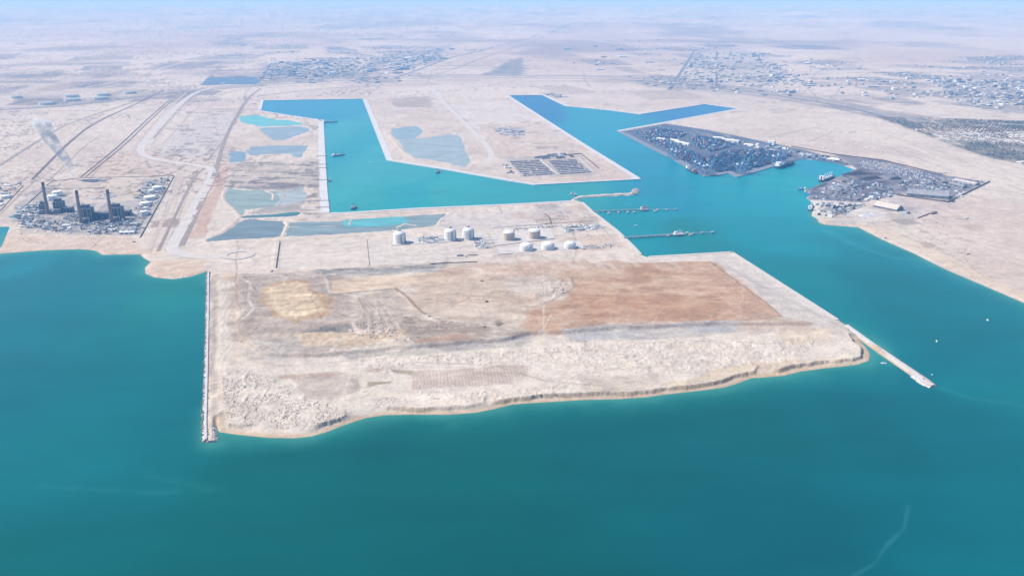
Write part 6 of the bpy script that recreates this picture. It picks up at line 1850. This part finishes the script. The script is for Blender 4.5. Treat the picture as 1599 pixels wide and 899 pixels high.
# ------------------------------------------------------------------ fine clutter: pipework in the power station, low sheds far inland
def clutter(name, label, polys, rz, size, hgt, mats, weights, seed, pipes=0.0):
    rnd = random.Random(seed)
    mb = MB()
    c, s_ = math.cos(rz), math.sin(rz)
    X, Y = [], []
    for P, n in polys:
        lo, hi = P.min(0), P.max(0)
        xs = np.array([rnd.uniform(lo[0], hi[0]) for _ in range(n * 2)]); ys = np.array([rnd.uniform(lo[1], hi[1]) for _ in range(n * 2)])
        k = poly_sd(xs, ys, P) > 2
        X += list(xs[k][:n]); Y += list(ys[k][:n])
    X, Y = np.array(X), np.array(Y)
    Z = ground(X, Y)
    for x, y, z in zip(X, Y, Z):
        mi = rnd.choices(range(len(mats)), weights)[0]
        if rnd.random() < pipes:
            L = rnd.uniform(15, 60)
            d = (c, s_) if rnd.random() < .5 else (-s_, c)
            mb.bar((x, y, z + 3), (x + d[0] * L, y + d[1] * L, z + 3), 1.6, 1.2, mi)
        else:
            w, d, h = rnd.uniform(*size), rnd.uniform(*size), rnd.uniform(*hgt)
            mb.box(x, y, z - .4, w, d, h, rz, mi)
            if rnd.random() < .5:
                mb.box(x + w * .1, y, z + h - .5, w * .5, d * .5, h * .4, rz, (mi + 1) % len(mats))
    return tag(obj(name, mb, mats), label, None, None, 'stuff')
clutter('plant_pipework', 'dense pipework, ducts and small plant filling the power station yard',
        [(GP([(25, 325), (62, 312), (70, 345), (118, 350), (112, 366), (28, 356)]), 420), (GP([(215, 300), (232, 282), (264, 276), (262, 290), (238, 330), (220, 352), (196, 350), (205, 335)]), 380), (GP([(110, 350), (220, 349), (216, 364), (140, 367)]), 200), (GP([(98, 330), (125, 330), (128, 347), (100, 346)]), 90), (GP([(140, 348), (205, 344), (205, 352), (140, 353)]), 110), (GP([(-30, 288), (36, 286), (18, 312), (-30, 335)]), 160)],
        PH, (3, 11), (2, 9), [M_LSTEEL, M_WHITE, M_BOILER2, M_GREYW], (4, 2, 4, 3), 91, .3)
clutter('tank_farm_pipework', 'pipes, pumps and valves between the tanks of the tank farm',
        [(GP([(650, 372), (684, 369), (684, 380), (652, 382)]), 90), (GP([(736, 374), (756, 372), (764, 388), (742, 390)]), 60), (GP([(872, 355), (934, 349), (940, 358), (885, 364)]), 110), (GP([(800, 357), (866, 352), (868, 356), (800, 361)]), 50), (GP([(898, 386), (960, 380), (962, 386), (902, 391)]), 50)],
        TH, (2, 7), (1.5, 6), [M_LSTEEL, M_STEEL, M_WHITE], (4, 4, 2), 92, .45)
_far = [(P, 9) for P, col, w in PLOTS if col[0] < 170 and P[0][1] > 8500 and P[0][0] / P[0][1] > -0.34][:110]
clutter('distant_sheds', 'countless tiny low sheds and yards spread over the hazy plain', _far + [(GP([(408, 124), (420, 100), (560, 92), (620, 84), (690, 78), (690, 96), (600, 116), (500, 123)]), 500), (GP([(1052, 138), (1085, 84), (1190, 86), (1270, 140), (1220, 153)]), 280), (GP([(1440, 122), (1620, 126), (1640, 178), (1500, 165)]), 260)],
        R(12), (18, 70), (4, 12), [M_GREYW, M_CREAM, M_BOILER2, M_WHITE], (4, 4, 4, 1), 93)

clutter('bulk_terminal_gear', 'jumble of machinery, hoppers and cargo lots on the bulk terminal',
        [(GP([(1285, 290), (1330, 280), (1385, 290), (1400, 304), (1345, 316), (1270, 310)]), 170), (GP([(1240, 236), (1300, 246), (1335, 258), (1300, 252), (1256, 247)]), 160), (GP([(1275, 316), (1345, 320), (1310, 340), (1275, 338)]), 70), (GP([(1395, 286), (1480, 276), (1530, 284), (1480, 300), (1420, 300)]), 150), (GP([(1405, 305), (1480, 314), (1510, 302), (1490, 318)]), 50)],
        R(-38), (4, 20), (2, 9), [M_STEEL, M_LSTEEL, M_WHITE, M_BLUER, M_COAL], (5, 4, 2, 3, 4), 94, .2)
